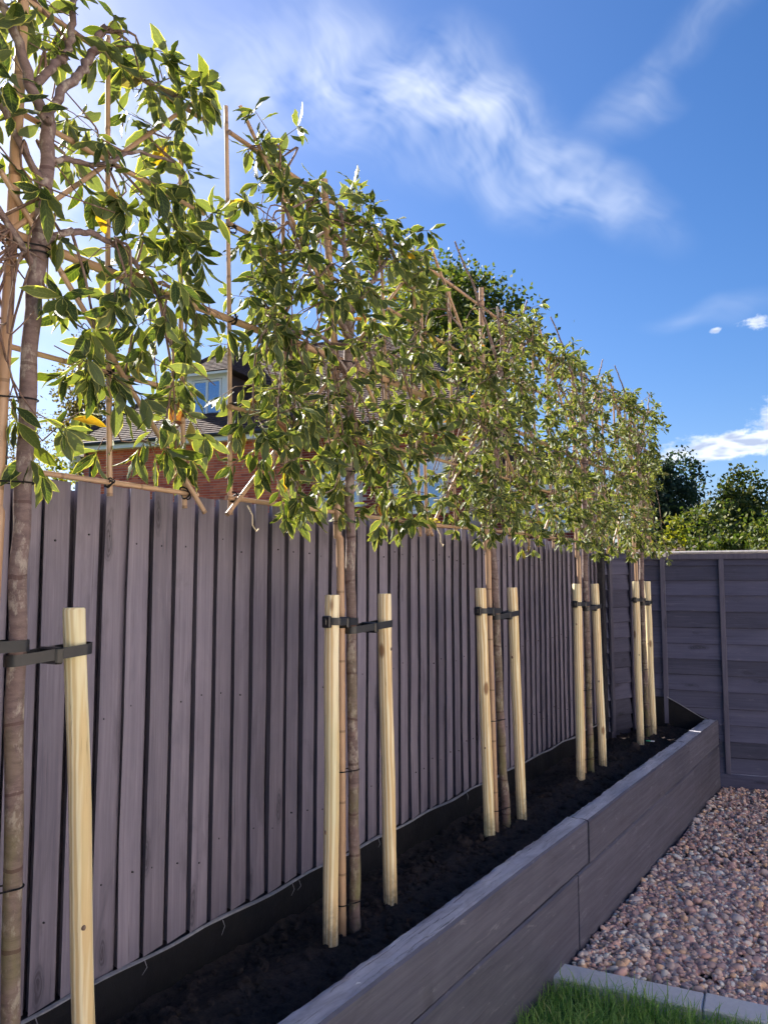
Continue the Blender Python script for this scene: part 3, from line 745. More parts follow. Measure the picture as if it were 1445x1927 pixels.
TREES = [  # trunk polyline (x,y,z), frame (a,b), pole polyline, stakes
    dict(tx=-1.60, base=1.10, tr=.0188, trunk=[(-1.60, 1.105, .40), (-1.60, 1.099, .74), (-1.60, 1.079, 1.47), (-1.60, 1.08, 1.87), (-1.60, 1.085, 2.233), (-1.60, 1.097, 2.425), (-1.60, 1.107, 2.62), (-1.60, 1.104, 2.743)], fr=(.53, 1.60), pole=[(1.035, .40), (1.03, 1.5), (1.045, 2.4), (1.05, 3.12)], st=(.86, 1.302), ln=(0, -.062), sx=-1.60),
    dict(tx=-1.58, base=2.39, tr=.0182, trunk=[(-1.58, 2.392, .40), (-1.58, 2.375, .893), (-1.583, 2.361, 1.518), (-1.58, 2.344, 2.008), (-1.58, 2.331, 2.392), (-1.58, 2.347, 2.672)], fr=(1.78, 2.93), pole=[(2.335, .40), (2.32, 1.5), (2.29, 2.43), (2.215, 3.07)], st=(2.243, 2.627), ln=(.003, -.046), sx=-1.58),
    dict(tx=-1.565, base=3.69, tr=.0185, trunk=[(-1.565, 3.70, .40), (-1.57, 3.645, .9), (-1.565, 3.59, 1.5), (-1.57, 3.565, 1.9), (-1.565, 3.60, 2.2), (-1.565, 3.67, 2.42), (-1.57, 3.69, 2.7)], fr=(2.98, 4.14), pole=[(3.60, .40), (3.55, 1.5), (3.53, 2.4), (3.52, 3.09)], st=(3.48, 3.872), ln=(-.066, -.084), sx=-1.56),
    dict(tx=-1.55, base=4.98, tr=.0182, trunk=[(-1.55, 4.985, .40), (-1.55, 4.97, 1.2), (-1.55, 4.955, 1.9), (-1.55, 4.98, 2.3), (-1.55, 4.97, 2.75)], fr=(4.24, 5.48), pole=[(4.90, .40), (4.89, 1.5), (4.88, 3.1)], st=(4.752, 5.21), ln=(-.011, -.068), sx=-1.54),
    dict(tx=-1.525, base=6.33, tr=.0182, trunk=[(-1.52, 6.34, .40), (-1.53, 6.31, 1.2), (-1.525, 6.285, 1.9), (-1.525, 6.29, 2.3), (-1.525, 6.27, 2.75)], fr=(5.56, 6.72), pole=[(6.24, .40), (6.20, 1.5), (6.17, 3.1)], st=(6.067, 6.462), ln=(-.021, -.037), sx=-1.515),
]
which = ['sparse first tree', 'second tree', 'middle tree', 'fourth tree', 'last tree']
def ev(poly, z):
    for a, b in zip(poly[:-1], poly[1:]):
        if a[2] <= z <= b[2]:
            q = (z - a[2]) / (b[2] - a[2]); return Vector(a).lerp(Vector(b), q)
    return Vector(poly[-1])
for i, T in enumerate(TREES):
    for k, sy_ in enumerate(T['st']):
        side = 'on the side away from the lapped fence' if k == 0 else 'on the side facing the lapped fence'
        stake(T['sx'], sy_, f'pale stake of the {which[i]}, {side}', (random.gauss(0, .004), T['ln'][k]), 1.575 + .016 * i)
        zt = 1.505 - (.022 if k else 0); p = ev(T['trunk'], zt)
        tie(T['sx'], sy_ + T['ln'][k] * (zt - .40), p.x, p.y, zt, f'black rubber tie of the {which[i]}, {side}', T['tr'] + .001, -.012 if k else -.004, k == 0)

# ------------------------------------------------------------------ bamboo frames
def cane_mesh(L, r0, r1, seed):
    r = np.random.default_rng(seed); zs = []; rr = []
    q = 0.
    nodes = np.arange(.12 * r.random() , L, .24)
    zl = sorted(set([0., L] + [x_ for nd in np.arange(0, L + .24, .24) for x_ in (nd - .008, nd, nd + .008) if 0 < x_ < L] + list(np.linspace(0, L, max(3, int(L / .08))))))
    pts = []; bx, by = r.normal(0, .004, 2)
    for z_ in zl:
        base = r0 + (r1 - r0) * z_ / L; d = abs((z_ / .24) - round(z_ / .24)) * .24
        rr.append(base * (1.10 if d < .002 else (.985 if d < .01 else 1.))); pts.append((bx * math.sin(math.pi * z_ / L), by * math.sin(math.pi * z_ / L), z_))
    me = MB().tube(pts, rr, 10).mesh('cane', 'bamboo'); autosmooth(me, 50); return me
def cane(parent, a, b, r0, r1, seed, name='cane'):
    a = Vector(a); b = Vector(b); d = b - a
    o = link(name, cane_mesh(d.length, r0, r1, seed), parent, a - parent.location)
    o.rotation_mode = 'QUATERNION'; o.rotation_quaternion = d.to_track_quat('Z', 'Y'); return o
def tie_mesh(seed):
    r = np.random.default_rng(seed); m = MB()
    for k in range(3):
        ax = r.uniform(0, math.pi); pts = []
        u = Vector((0, math.cos(ax), math.sin(ax))); v_ = Vector((1, 0, 0)); rad = .015 + r.uniform(-.001, .003)
        for j in range(15):
            a = 2 * math.pi * j / 14; pts.append(u * math.cos(a) * rad * 1.1 + v_ * math.sin(a) * rad * .95 + Vector((0, -math.sin(ax), math.cos(ax))) * (k - 1) * .0028)
        m.tube(pts, .0021, 5, False)
    e = Vector((.012, .006, .004)); m.tube([e, e + Vector((.008, r.normal(0, .008), r.normal(0, .01) + .004)), e + Vector((.012, r.normal(0, .016), r.normal(0, .016)))], [.0018, .0015, .001], 4)
    return m.mesh('wire_tie', 'wire_tie', True)
ties = [tie_mesh(k) for k in range(5)]
def loop_tie(parent, pts2, z, r=.002):
    """cable tie round pole and trunk"""
    loop = hull2(pts2, 20); loop.append(loop[0])
    MB().tube([Vector((a, b, z)) - parent.location for a, b in loop], r, 5, False).build('cable_tie', 'wire_tie', parent)
FRZ = [1.89, 2.17, 2.435, 2.715, 3.01]
for i, T in enumerate(TREES):
    a, b = T['fr']; X0 = T['tx'] - .045; c = (a + b) / 2
    pole = [(T['tx'] - .02, y_, z_) for y_, z_ in T['pole']]
    fr = thing('bamboo_frame', (X0, T['pole'][0][0], .40), f'square bamboo trellis frame tied to the {which[i]} of the row', 'trellis', 'bamboo trellis frames in the trees')
    sd_ = 100 * i
    # main pole as one bent cane
    zs_ = sorted(set(list(np.linspace(.36, T['pole'][-1][1], 40)) + [q for nd in np.arange(.5, 3.05, .26) for q in (nd - .009, nd, nd + .009)])); pts = []; rr = []
    for z_ in zs_:
        yv = np.interp(z_, [q[1] for q in T['pole']], [q[0] for q in T['pole']]); pts.append((T['tx'] - .028 - X0 + (.010 if z_ < 1.8 else 0.0), yv - T['pole'][0][0], z_ - .40))
        d = abs(((z_ - .5) / .26) - round((z_ - .5) / .26)) * .26; rr.append((.0150 - .002 * z_ / 3) * (1.08 if d < .002 else (.98 if d < .012 else 1)))
    me = MB().tube(pts, rr, 12).mesh('main_pole', 'bamboo'); autosmooth(me, 50); link('main_pole', me, fr)
    vx = X0 - .006
    ycs = [a, a + .265, b - .265, b]
    for k, yv in enumerate(ycs):
        lo = 1.85 + random.uniform(-.03, .015); hi = 3.06 + random.uniform(-.02, .04); dy = random.gauss(0, .012)
        cane(fr, (vx, yv + .02 + dy, lo), (vx, yv - .03 + dy, hi), .0074, .0064, sd_ + k)
    for k, zv in enumerate(FRZ):
        e0 = a - random.uniform(.03, .06); e1 = b + random.uniform(.03, .06); rad = .0122 if k == 2 else .0072
        if k == 2 and i == 0: e1 = 2.03
        if k == 2 and i == 1: e0 = 2.06
        cane(fr, (X0 + .012, e0, zv + random.gauss(0, .006)), (X0 + .012, e1, zv + random.gauss(0, .008)), rad, rad * .92, sd_ + 20 + k)
    cane(fr, (X0 + .026, a - .045, 1.835), (X0 + .026, b + .045, 3.09), .0070, .0060, sd_ + 40)
    cane(fr, (X0 + .04, b + .05, 1.835), (X0 + .04, a - .035, 3.09), .0070, .0060, sd_ + 41)
    for yv in ycs:
        for zv in FRZ:
            if random.random() < .85:
                o = link('wire_tie', random.choice(ties), fr, Vector((X0 + .004, yv + .01 - .04 * (zv - 1.9), zv)) - fr.location); o.rotation_euler.x = random.uniform(0, 3.1); s_ = random.uniform(.75, 1.15); o.scale = (s_, s_, s_)
    for zv in (.55, .98, 1.84, 2.05, 2.39, 2.42):
        p = ev(T['trunk'], zv); yv = np.interp(zv, [q[1] for q in T['pole']], [q[0] for q in T['pole']])
        loop_tie(fr, [(T['tx'] - .028 + (.010 if zv < 1.8 else 0), yv, .019), (p.x, p.y, T['tr'] + .003)], zv + random.uniform(-.02, .02))
    # bits of string at the lower corner
    if i in (1, 2):
        o0 = Vector((X0 + .02, a + .05, 1.87)) - fr.location
        MB().tube([o0, o0 + Vector((.01, .012, -.03)), o0 + Vector((.012, .01, -.06)), o0 + Vector((.012, .028, -.078)), o0 + Vector((.01, .04, -.07))], .0022, 5).build('string', 'string', fr, None, True)

# ------------------------------------------------------------------ leaves
def leaf_variant(seed):
    r = np.random.default_rng(seed)
    us = np.array([-1, -.55, 0, .55, 1.]); vs_ = np.linspace(0, 1, 7)
    wprof = np.array([.10, .50, .88, 1.0, .92, .58, .05]) * r.uniform(.13, .195)
    fold = r.uniform(.05, .45); bend = r.uniform(-.35, .75); twist = r.normal(0, .35); wav = r.uniform(.01, .035); ph = r.uniform(0, 6)
    V = []; UV = []
    for j, v in enumerate(vs_):
        a = bend * v; y = v if abs(bend) < .02 else math.sin(a) / bend; z = 0 if abs(bend) < .02 else -(1 - math.cos(a)) / bend
        for u in us:
            x = u * wprof[j]; zz = abs(x) * fold + (wav * math.sin(v * 15 + ph + u * 2) if abs(u) > .9 else 0)
            tw = twist * v; X_ = x * math.cos(tw) - zz * math.sin(tw); Z_ = x * math.sin(tw) + zz * math.cos(tw)
            V.append((X_, y * .93 + .07, z + Z_)); UV.append(((u + 1) / 2, v))
    F = []
    for j in range(6):
        for i in range(4): F.append((j * 5 + i, j * 5 + i + 1, j * 5 + 6 + i, j * 5 + 5 + i))
    # petiole
    b = len(V); V += [(-.012, 0, 0), (.012, 0, 0), (.012, .09, .002), (-.012, .09, .002)]; UV += [(.5, 0)] * 4; F.append((b, b + 1, b + 2, b + 3))
    return np.array(V), np.array(F), np.array(UV)
LV = [leaf_variant(k) for k in range(10)]
LM = [mesh_np('leaf', v, f, 'leaf', True, uv) for v, f, uv in LV]

def basis(d, nrm):
    y_ = d / np.linalg.norm(d); x_ = np.cross(y_, nrm); x_ /= (np.linalg.norm(x_) + 1e-9); z_ = np.cross(x_, y_)
    return np.stack([x_, y_, z_], 1)

def smooth_poly(pts, n=6):
    pts = [Vector(p) for p in pts]; out = []
    for i in range(len(pts) - 1):
        p0 = pts[max(i - 1, 0)]; p1 = pts[i]; p2 = pts[i + 1]; p3 = pts[min(i + 2, len(pts) - 1)]
        for k in range(n):
            t_ = k / n; out.append(.5 * ((2 * p1) + (-p0 + p2) * t_ + (2 * p0 - 5 * p1 + 4 * p2 - p3) * t_ ** 2 + (-p0 + 3 * p1 - 3 * p2 + p3) * t_ ** 3))
    out.append(pts[-1]); return out

LIMBS = {
 0: [([(-1.58, 1.09, 2.70), (-1.58, 1.041, 2.773), (-1.58, 1.004, 2.852), (-1.58, .97, 2.918), (-1.58, .915, 3.05)], .0135, .008),
     ([(-1.58, 1.085, 2.70), (-1.57, 1.123, 2.796), (-1.57, 1.165, 2.853), (-1.57, 1.2, 2.928), (-1.57, 1.229, 3.021)], .0115, .0095),
     ([(-1.60, 1.075, 2.79), (-1.6, 1.121, 2.864), (-1.6, 1.148, 2.914), (-1.6, 1.16, 2.996), (-1.6, 1.167, 3.09)], .0105, .008),
     ([(-1.59, 1.09, 2.405), (-1.58, 1.137, 2.448), (-1.58, 1.188, 2.474), (-1.58, 1.249, 2.484), (-1.58, 1.349, 2.459), (-1.58, 1.44, 2.39)], .010, .005),
     ([(-1.60, 1.10, 2.615), (-1.6, 1.166, 2.649), (-1.6, 1.258, 2.678), (-1.6, 1.356, 2.76), (-1.6, 1.5, 2.8)], .008, .004),
     ([(-1.60, 1.09, 2.35), (-1.6, .98, 2.46), (-1.6, .85, 2.52), (-1.6, .66, 2.5)], .009, .004),
     ([(-1.60, 1.10, 2.55), (-1.6, .98, 2.70), (-1.6, .85, 2.80), (-1.6, .66, 2.95)], .009, .004)],
 1: [([(-1.57, 2.335, 2.50), (-1.56, 2.218, 2.59), (-1.56, 2.124, 2.64), (-1.56, 2.005, 2.75), (-1.56, 1.90, 2.9)], .0105, .004),
     ([(-1.57, 2.345, 2.62), (-1.56, 2.423, 2.722), (-1.56, 2.536, 2.853), (-1.56, 2.637, 3.01)], .0105, .005),
     ([(-1.58, 2.347, 2.65), (-1.58, 2.311, 2.819), (-1.58, 2.276, 2.99)], .0125, .006),
     ([(-1.58, 2.335, 2.38), (-1.57, 2.169, 2.47), (-1.57, 2.022, 2.45), (-1.57, 1.861, 2.434)], .008, .004),
     ([(-1.58, 2.335, 2.40), (-1.57, 2.48, 2.50), (-1.57, 2.65, 2.50), (-1.57, 2.87, 2.55)], .008, .004)],
}
def gen_limbs(i, T):
    if i in LIMBS: return LIMBS[i]
    top = T['trunk'][-1]; a, b = T['fr']; out = []
    for z0, s in ((2.28, -1), (2.36, 1), (2.52, -1), (2.58, 1), (2.70, -1), (2.70, 1)):
        p = ev(T['trunk'], z0); e = (p.y - a if s < 0 else b - p.y) * random.uniform(.75, .95); up = (z0 - 2.25) * .9
        out.append(([p, p + Vector((.01, s * e * .3, .08 + up * .2)), p + Vector((.02, s * e * .65, .10 + up * .55)), p + Vector((.01, s * e, .08 + up))], .009, .0035))
    out.append(([Vector(top) - Vector((0, 0, .05)), Vector(top) + Vector((0, .02, .14)), Vector(top) + Vector((.0, -.03, .33))], .011, .005))
    return out

LEAFN = [1650, 3400, 3800, 3800, 3400]
LEAFS = [(.048, .118), (.042, .100), (.034, .074), (.034, .072), (.034, .072)]
TLAB = ['variegated evergreen tree with the sparsest leaves and thick cut limbs, first of the row', 'variegated evergreen tree trained on a frame, second of the row, open leafy head',
        'dense variegated evergreen tree in the middle of the row of five', 'dense variegated evergreen tree, fourth of the row, one before the lapped fence', 'dense variegated evergreen tree ending the row beside the lapped fence']
camp = np.array([0, 0, CAMZ])
def holes(i, y_, z_):
    a_, b_ = TREES[i]['fr']; u = (y_ - a_) / (b_ - a_); v = (z_ - 1.88) / 1.16
    if i == 0: return .6 if v < .08 else (.4 if u < .62 and v < .55 else .0)
    if i == 1: return .2 if (u < .3 and v < .45 and v > .12) else (.2 if v < .2 and u < .6 else .0)
    if i == 2: return .96 if (u < .6 and v > .78) else (.75 if u < .14 else .05)
    return .0
for i, T in enumerate(TREES):
    r = np.random.default_rng(500 + i); rr_ = random.Random(70 + i)
    base = Vector((T['trunk'][0][0], T['trunk'][0][1], .43))
    root = thing('pleached_tree', base, TLAB[i], 'tree', 'pleached evergreen trees along the fence')
    tp = smooth_poly(T['trunk'], 14); nz_ = len(tp)
    tp = [Vector(p) + Vector((.0015 * math.sin(k * .9 + i), .002 * math.sin(k * .7 + 2 * i), 0)) for k, p in enumerate(tp)]
    rad = [T['tr'] * (1.08 - .22 * k / nz_ + .05 * math.sin(k * .8 + i) * rr_.random() + (.22 * math.exp(-k / 2.))) for k in range(nz_)]
    me = MB().tube([p - base for p in tp], rad, 16, True, lambda a_, b_: 1 + .03 * math.sin(b_ * 2.1 + a_ * .35)).mesh('trunk', 'bark', True); link('trunk', me, root)
    a, b = T['fr']; limbs = gen_limbs(i, T); lp = []
    for pts, r0, r1 in limbs:
        sp = smooth_poly(pts, 6); n_ = len(sp)
        sp = [p + Vector((r.normal(0, .002), r.normal(0, .003), r.normal(0, .003))) for p in sp]
        MB().tube([p - base for p in sp], [r0 + (r1 - r0) * k / (n_ - 1) for k in range(n_)], 9).build('branch', 'bark', root, None, True)
        lp += [(p, (sp[min(k + 1, n_ - 1)] - sp[max(k - 1, 0)]).normalized()) for k, p in enumerate(sp) if k > 1]
    # secondary shoots tied along the canes, then leafy twigs
    anchors = list(lp); tw = MB()
    for q in range(60 + (30 if i < 2 else 0)):
        q = q % 60
        z0 = 1.92 + 1.1 * ((q % 8) + r.uniform(.1, .9)) / 8; y0 = a + (b - a) * ((q // 8) + r.uniform(.0, 1.)) / 7.5
        if i < 2 and abs(z0 - 2.05) < .15 and r.random() < .3: continue
        # nearest limb point feeds the shoot
        tgt = Vector((T['tx'] + r.normal(0, .035), y0, z0)); src = min(lp, key=lambda s: (s[0] - tgt).length + r.random() * .15)[0]
        mid = src.lerp(tgt, .5) + Vector((r.normal(0, .03), r.normal(0, .03), r.uniform(-.01, .08)))
        sp = smooth_poly([src, mid, tgt, tgt + Vector((r.normal(0, .03), r.normal(0, .08), r.uniform(-.12, .06)))], 4); n_ = len(sp)
        tw.tube([p - base for p in sp], [.0042 - .0028 * k / (n_ - 1) for k in range(n_)], 5)
        anchors += [(p, (sp[min(k + 1, n_ - 1)] - sp[max(k - 1, 0)]).normalized()) for k, p in enumerate(sp) if k > 3]
    PL = []; ML = []; SL = []; AP = np.array([(q[0].y, q[0].z) for q in anchors])
    # height-dependent density
    while len(PL) < LEAFN[i]:
        ty_, tz_ = r.uniform(a - .04, b + .04), r.uniform(1.88, 3.04)
        near = AP[:, 0] - ty_; near = near * near + (AP[:, 1] - tz_) ** 2; near = np.where(r.random(len(AP)) < .5, near, 9.); ki = int(np.argmin(near))
        if near[ki] > .16 ** 2: continue
        if holes(i, ty_, tz_) > r.random(): continue
        p, d = anchors[ki]
        L = r.uniform(.05, .17); dd = Vector((r.normal(0, .55), r.normal(0, .8), r.normal(-.05, .7))) + d * .35
        if p.z > 2.85: dd.z = abs(dd.z) * .6
        dd.normalize(); e = p + dd * L + Vector((0, 0, -.1 * L))
        if not (a - .09 < e.y < b + .09 and 1.80 < e.z < 3.08 + .03 * r.random() and abs(e.x - T['tx']) < .17): continue
        if i == 0 and e.y > 1.15 and e.z < 1.98 and r.random() < .5: continue
        m_ = p.lerp(e, .5) + Vector((r.normal(0, .008), r.normal(0, .008), .01)); sp = [p, m_, e]
        tw.tube([q_ - base for q_ in sp], [.0019, .0015, .001], 4, False)
        k = int(L / .026) ; ph = r.uniform(0, 6.28)
        ax = np.array((e - p).normalized()); s1 = np.cross(ax, [0, 0, 1.]); s1 /= np.linalg.norm(s1) + 1e-6; s2 = np.cross(ax, s1)
        pos = [(.3 + .62 * j / max(1, k - 1), 1.0) for j in range(k)] + [(1., .55)] * int(r.integers(4, 7))
        for j, (q, out_) in enumerate(pos):
            ph += 2.4; pt = np.array(p) + (np.array(e) - np.array(p)) * q
            dl = ax * (1 - .55 * out_) + (s1 * math.cos(ph) + s2 * math.sin(ph)) * (.55 + .4 * out_) + np.array([0, 0, -.7 + r.normal(0, .3)]) + r.normal(0, .18, 3)
            nn = np.array([.1, 0, .45]) + ax * .3 + r.normal(0, .75, 3)
            size = LEAFS[i][0] + (LEAFS[i][1] - LEAFS[i][0]) * r.beta(1.5, 2.2)
            PL.append(pt); ML.append(basis(dl, nn)); SL.append(size)
    tw.build('twigs', 'twig_bark', root, None, True)['kind'] = 'stuff'
    PL = np.array(PL); ML = np.array(ML); SL = np.array(SL)
    dist = np.linalg.norm(PL - camp, axis=1); lat = (PL - camp) @ np.array(cR) / ((PL - camp) @ np.array(cF))
    score = SL / dist * np.where(lat < -.5, .1, 1.) * (1 + .8 * (PL[:, 0] - T['tx']) / .15); order = np.argsort(-score); big = order[:300]; rest = order[300:]
    for j in big:
        o = link('leaf', LM[j % len(LM)], root, Vector(PL[j]) - base); o.rotation_mode = 'QUATERNION'
        o.rotation_quaternion = Matrix(ML[j].tolist()).to_quaternion(); o.scale = (SL[j],) * 3
    Vs = []; Fs = []; Us = []; bb = 0
    for k in range(len(LV)):
        m = rest[rest % len(LV) == k]
        if not len(m): continue
        v, f, uv = LV[k]
        vv = np.einsum('nij,nvj->nvi', ML[m], v[None] * SL[m][:, None, None]) + PL[m][:, None] - np.array(base)
        Vs.append(vv.reshape(-1, 3)); Fs.append((f[None] + (np.arange(len(m)) * len(v))[:, None, None] + bb).reshape(-1, 4)); Us.append(np.tile(uv, (len(m), 1))); bb += len(m) * len(v)
    link('leaves', mesh_np('leaves', np.concatenate(Vs), np.concatenate(Fs), 'leaf', True, np.concatenate(Us)), root)['kind'] = 'stuff'

# ------------------------------------------------------------------ brick house beyond the fence
ho = thing('brick_house', (-20.31, 15.70, 0), 'red brick house with dark tiled roof and white dormer behind the fence', 'house')
ho.rotation_euler.z = math.atan2(.182, .983)
# local: +x along the front to the right, -y toward the garden, z up
EZ, HL, HD, RZ, STEP = 5.62, 11.9, 8.0, 9.40, 7.0
w_ = MB().box((0, 0, -.1), (STEP, HD, EZ)).box((STEP, .42, -.1), (HL, HD, EZ)); w_.build('wall', 'mortar', ho)
bm_ = MB().bbox((0, -.012, 0), (.215, .03, .065), .004).mesh('brick', 'brick'); bd_ = MB().bbox((0, -.012, 0), (.215, .03, .065), .004).mesh('brick', 'brick_shaded')
cnt = 0; rest_l = MB(); rest_d = MB()
for row in range(0, 38):
    z = EZ - .085 - row * .075; off = (row % 2) * .1125
    xq = -.0 - off
    while xq < HL - .05:
        x0 = max(xq, 0.0); x1 = min(xq + .215, HL)
        dk = x0 >= STEP - .1
        yoff = .42 if dk else 0.
        win = (9.75 < xq + .1 < 11.35 and 3.45 < z < 4.9) or (7.7 < xq + .1 < 9. and 3.6 < z < 4.8)
        if not win and x1 - x0 > .05:
            if cnt < 300 and not dk and row < 14 and x1 - x0 > .2 and .3 < xq < 6.0 :
                link('brick', bm_, ho, (x0, 0, z)); cnt += 1
            else:
                (rest_d if dk else rest_l).box((x0, yoff - .012, z), (x1, yoff + .02, z + .065))
        xq += .225
rest_l.build('bricks', 'brick', ho)['kind'] = 'stuff'; rest_d.build('bricks', 'brick_shaded', ho)['kind'] = 'stuff'
# roof planes with tile courses
OV = .42
roof = MB().add([(-OV, -OV, EZ + .12), (HL + OV, -OV, EZ + .12), (HL + OV, HD + OV, EZ + .12), (-OV, HD + OV, EZ + .12), (2.8, HD / 2, RZ), (HL - 2.8, HD / 2, RZ)],
                [(0, 1, 5, 4), (1, 2, 5), (2, 3, 4, 5), (3, 0, 4), (3, 2, 1, 0)]).build('roof', 'roof_tile', ho)
def tiles(parent, P0, U, Vd, width_fun, slope_len, pitch=.115, tw_=.165, seed=0):
    """P0 lower-left corner, U along, Vd up the slope (units)"""
    r = np.random.default_rng(seed); U = Vector(U).normalized(); Vd = Vector(Vd).normalized(); N = U.cross(Vd).normalized(); m = MB(); row = 0; s = 0.
    if N.z < 0: N = -N
    while s < slope_len - .02:
        a, b = width_fun(s / slope_len); x_ = a + (row % 2) * -tw_ / 2
        while x_ < b:
            xa = max(a, x_); xb = min(b, x_ + tw_ - .008)
            if xb - xa > .03:
                lift = r.uniform(.0, .006); p = P0 + Vd * s
                q = [p + U * xa + N * (.03 + lift), p + U * xb + N * (.03 + lift), p + U * xb + Vd * (pitch + .03) + N * .008, p + U * xa + Vd * (pitch + .03) + N * .008, p + U * xa + N * .004, p + U * xb + N * .004]
                m.add(q, [(0, 1, 2, 3), (4, 5, 1, 0), (4, 0, 3), (5, 2, 1)])
            x_ += tw_
        s += pitch; row += 1
    o = m.build('roof_tiles', 'roof_tile', parent); o['kind'] = 'stuff'; return o
rise = RZ - EZ - .12; run = HD / 2 + OV; SL_ = math.hypot(rise, run)
Lf = HL + 2 * OV; hipx = 2.8 + OV
tiles(roof, Vector((-OV, -OV, EZ + .12)), (1, 0, 0), (0, run, rise), lambda q: (hipx * q, Lf - hipx * q), SL_, .12, .19, 1)
SL2 = math.hypot(rise, hipx)
tiles(roof, Vector((-OV, HD + OV, EZ + .12)), (0, -1, 0), (hipx, 0, rise), lambda q: (run * q, 2 * run - run * q), SL2, .12, .19, 2)
def ridge(parent, a, b):
    a = Vector(a); b = Vector(b); n_ = int((b - a).length / .3); m = MB()
    for k in range(n_): m.tube([a.lerp(b, k / n_), a.lerp(b, (k + .97) / n_)], [.075, .085], 8)
    m.build('ridge_tile', 'roof_tile', parent)
ridge(roof, (2.8, HD / 2, RZ), (HL - 2.8, HD / 2, RZ)); ridge(roof, (-OV, -OV, EZ + .14), (2.8, HD / 2, RZ + .02))
MB().bbox((-OV, -OV - .02, EZ - .10), (HL + OV, -OV + .015, EZ + .085)).build('fascia', 'white_paint', ho)
MB().bbox((-OV - .02, -OV + .02, EZ - .10), (-OV + .015, HD, EZ + .085)).build('fascia', 'white_paint', ho)
MB().box((-OV + .02, -OV + .02, EZ - .06), (HL, .4, EZ - .03)).build('soffit', 'white_paint', ho)
MB().tube([(-OV - .05, -OV - .08, EZ + .08), (HL + OV, -OV - .08, EZ + .08)], .06, 8).build('gutter', 'gutter_black', ho)
MB().tube([(.32, -.36, EZ - .08), (.32, -.2, EZ - .2), (.3, -.06, EZ - .36), (.3, -.06, 0)], .04, 8).build('downpipe', 'gutter_black', ho)
# dormer
dm = link('dormer', MB().box((3.28, .62, 6.42), (4.62, 3.4, 7.74)).mesh('dormer', 'roof_tile'), ho)
m = MB(); m.bbox((3.24, .56, 6.40), (3.44, .64, 7.76)).bbox((4.46, .56, 6.40), (4.66, .64, 7.76)).bbox((3.44, .56, 7.6), (4.46, .635, 7.76)); m.build('cheek', 'white_paint', dm)
def window(parent, x0, x1, z0, z1, y0, mull=1, fw=.07, bars=0):
    wn = link('window', None, parent)
    m = MB().bbox((x0, y0 - .05, z0), (x0 + fw, y0 + .03, z1)).bbox((x1 - fw, y0 - .05, z0), (x1, y0 + .03, z1)).bbox((x0 + fw, y0 - .048, z0), (x1 - fw, y0 + .03, z0 + fw)).bbox((x0 + fw, y0 - .048, z1 - fw), (x1 - fw, y0 + .03, z1))
    for k in range(mull):
        xm = x0 + (x1 - x0) * (k + 1) / (mull + 1); m.bbox((xm - fw * .6, y0 - .046, z0 + fw), (xm + fw * .6, y0 + .03, z1 - fw))
    wn2 = m.mesh('window', 'white_paint'); bpy.data.objects.remove(wn); wn = link('window', wn2, parent)
    edges = [x0 + fw] + [x0 + (x1 - x0) * (k + 1) / (mull + 1) for k in range(mull)] + [x1 - fw]
    for a_, b_ in zip(edges[:-1], edges[1:]):
        MB().box((a_, y0 - .02, z0 + fw), (b_, y0 - .012, z1 - fw)).build('pane', 'window_glass', wn)
        for k in range(bars):
            zb = z0 + (z1 - z0) * (k + 1) / (bars + 1); MB().bbox((a_ + .03, y0 - .034, zb - .012), (b_ - .03, y0 - .021, zb + .012), .002).build('glazing_bar', 'white_paint', wn)
    return wn
window(ho, 3.46, 4.44, 6.5, 7.58, .60, 1, .06)
MB().bbox((3.2, .42, 6.30), (4.7, .6, 6.395)).build('apron', 'lead', dm)
pk = (3.95, 1.75, 8.82); e0, e1 = 3.0, 4.9
dr = MB().add([(e0, .32, 7.76), (e1, .32, 7.76), (e1, 3.6, 7.76), (e0, 3.6, 7.76), pk, (3.95, 3.4, 8.82)], [(0, 1, 4), (1, 2, 5, 4), (3, 0, 4, 5), (3, 2, 1, 0)]).build('dormer_roof', 'roof_tile', ho)
sf = math.hypot(1.43, 1.06); tiles(dr, Vector((e0, .32, 7.76)), (1, 0, 0), (0, 1.43, 1.06), lambda q: (.95 * q, 1.9 - .95 * q), sf, .12, .19, 5)
ss = math.hypot(.95, 1.06); tiles(dr, Vector((e0, 3.6, 7.76)), (0, -1, 0), (.95, 0, 1.06), lambda q: (0, 3.28 - 1.43 * q), ss, .12, .19, 6)
tiles(dr, Vector((e1, .32, 7.76)), (0, 1, 0), (-.95, 0, 1.06), lambda q: (1.43 * q, 3.28), ss, .12, .19, 7)
ridge(dr, (e0, .32, 7.78), pk); ridge(dr, (e1, .32, 7.78), pk); ridge(dr, pk, (3.95, 3.4, 8.82))
MB().bbox((e0 + .04, .34, 7.68), (e1 - .04, .38, 7.755)).build('dormer_fascia', 'white_paint', dr)
# upstairs windows in the darker set-back part
window(ho, 9.8, 11.3, 3.5, 4.85, .42, 1, .08, 1); MB().bbox((9.7, .22, 3.38), (11.4, .42, 3.47)).build('window_sill', 'white_paint', ho)
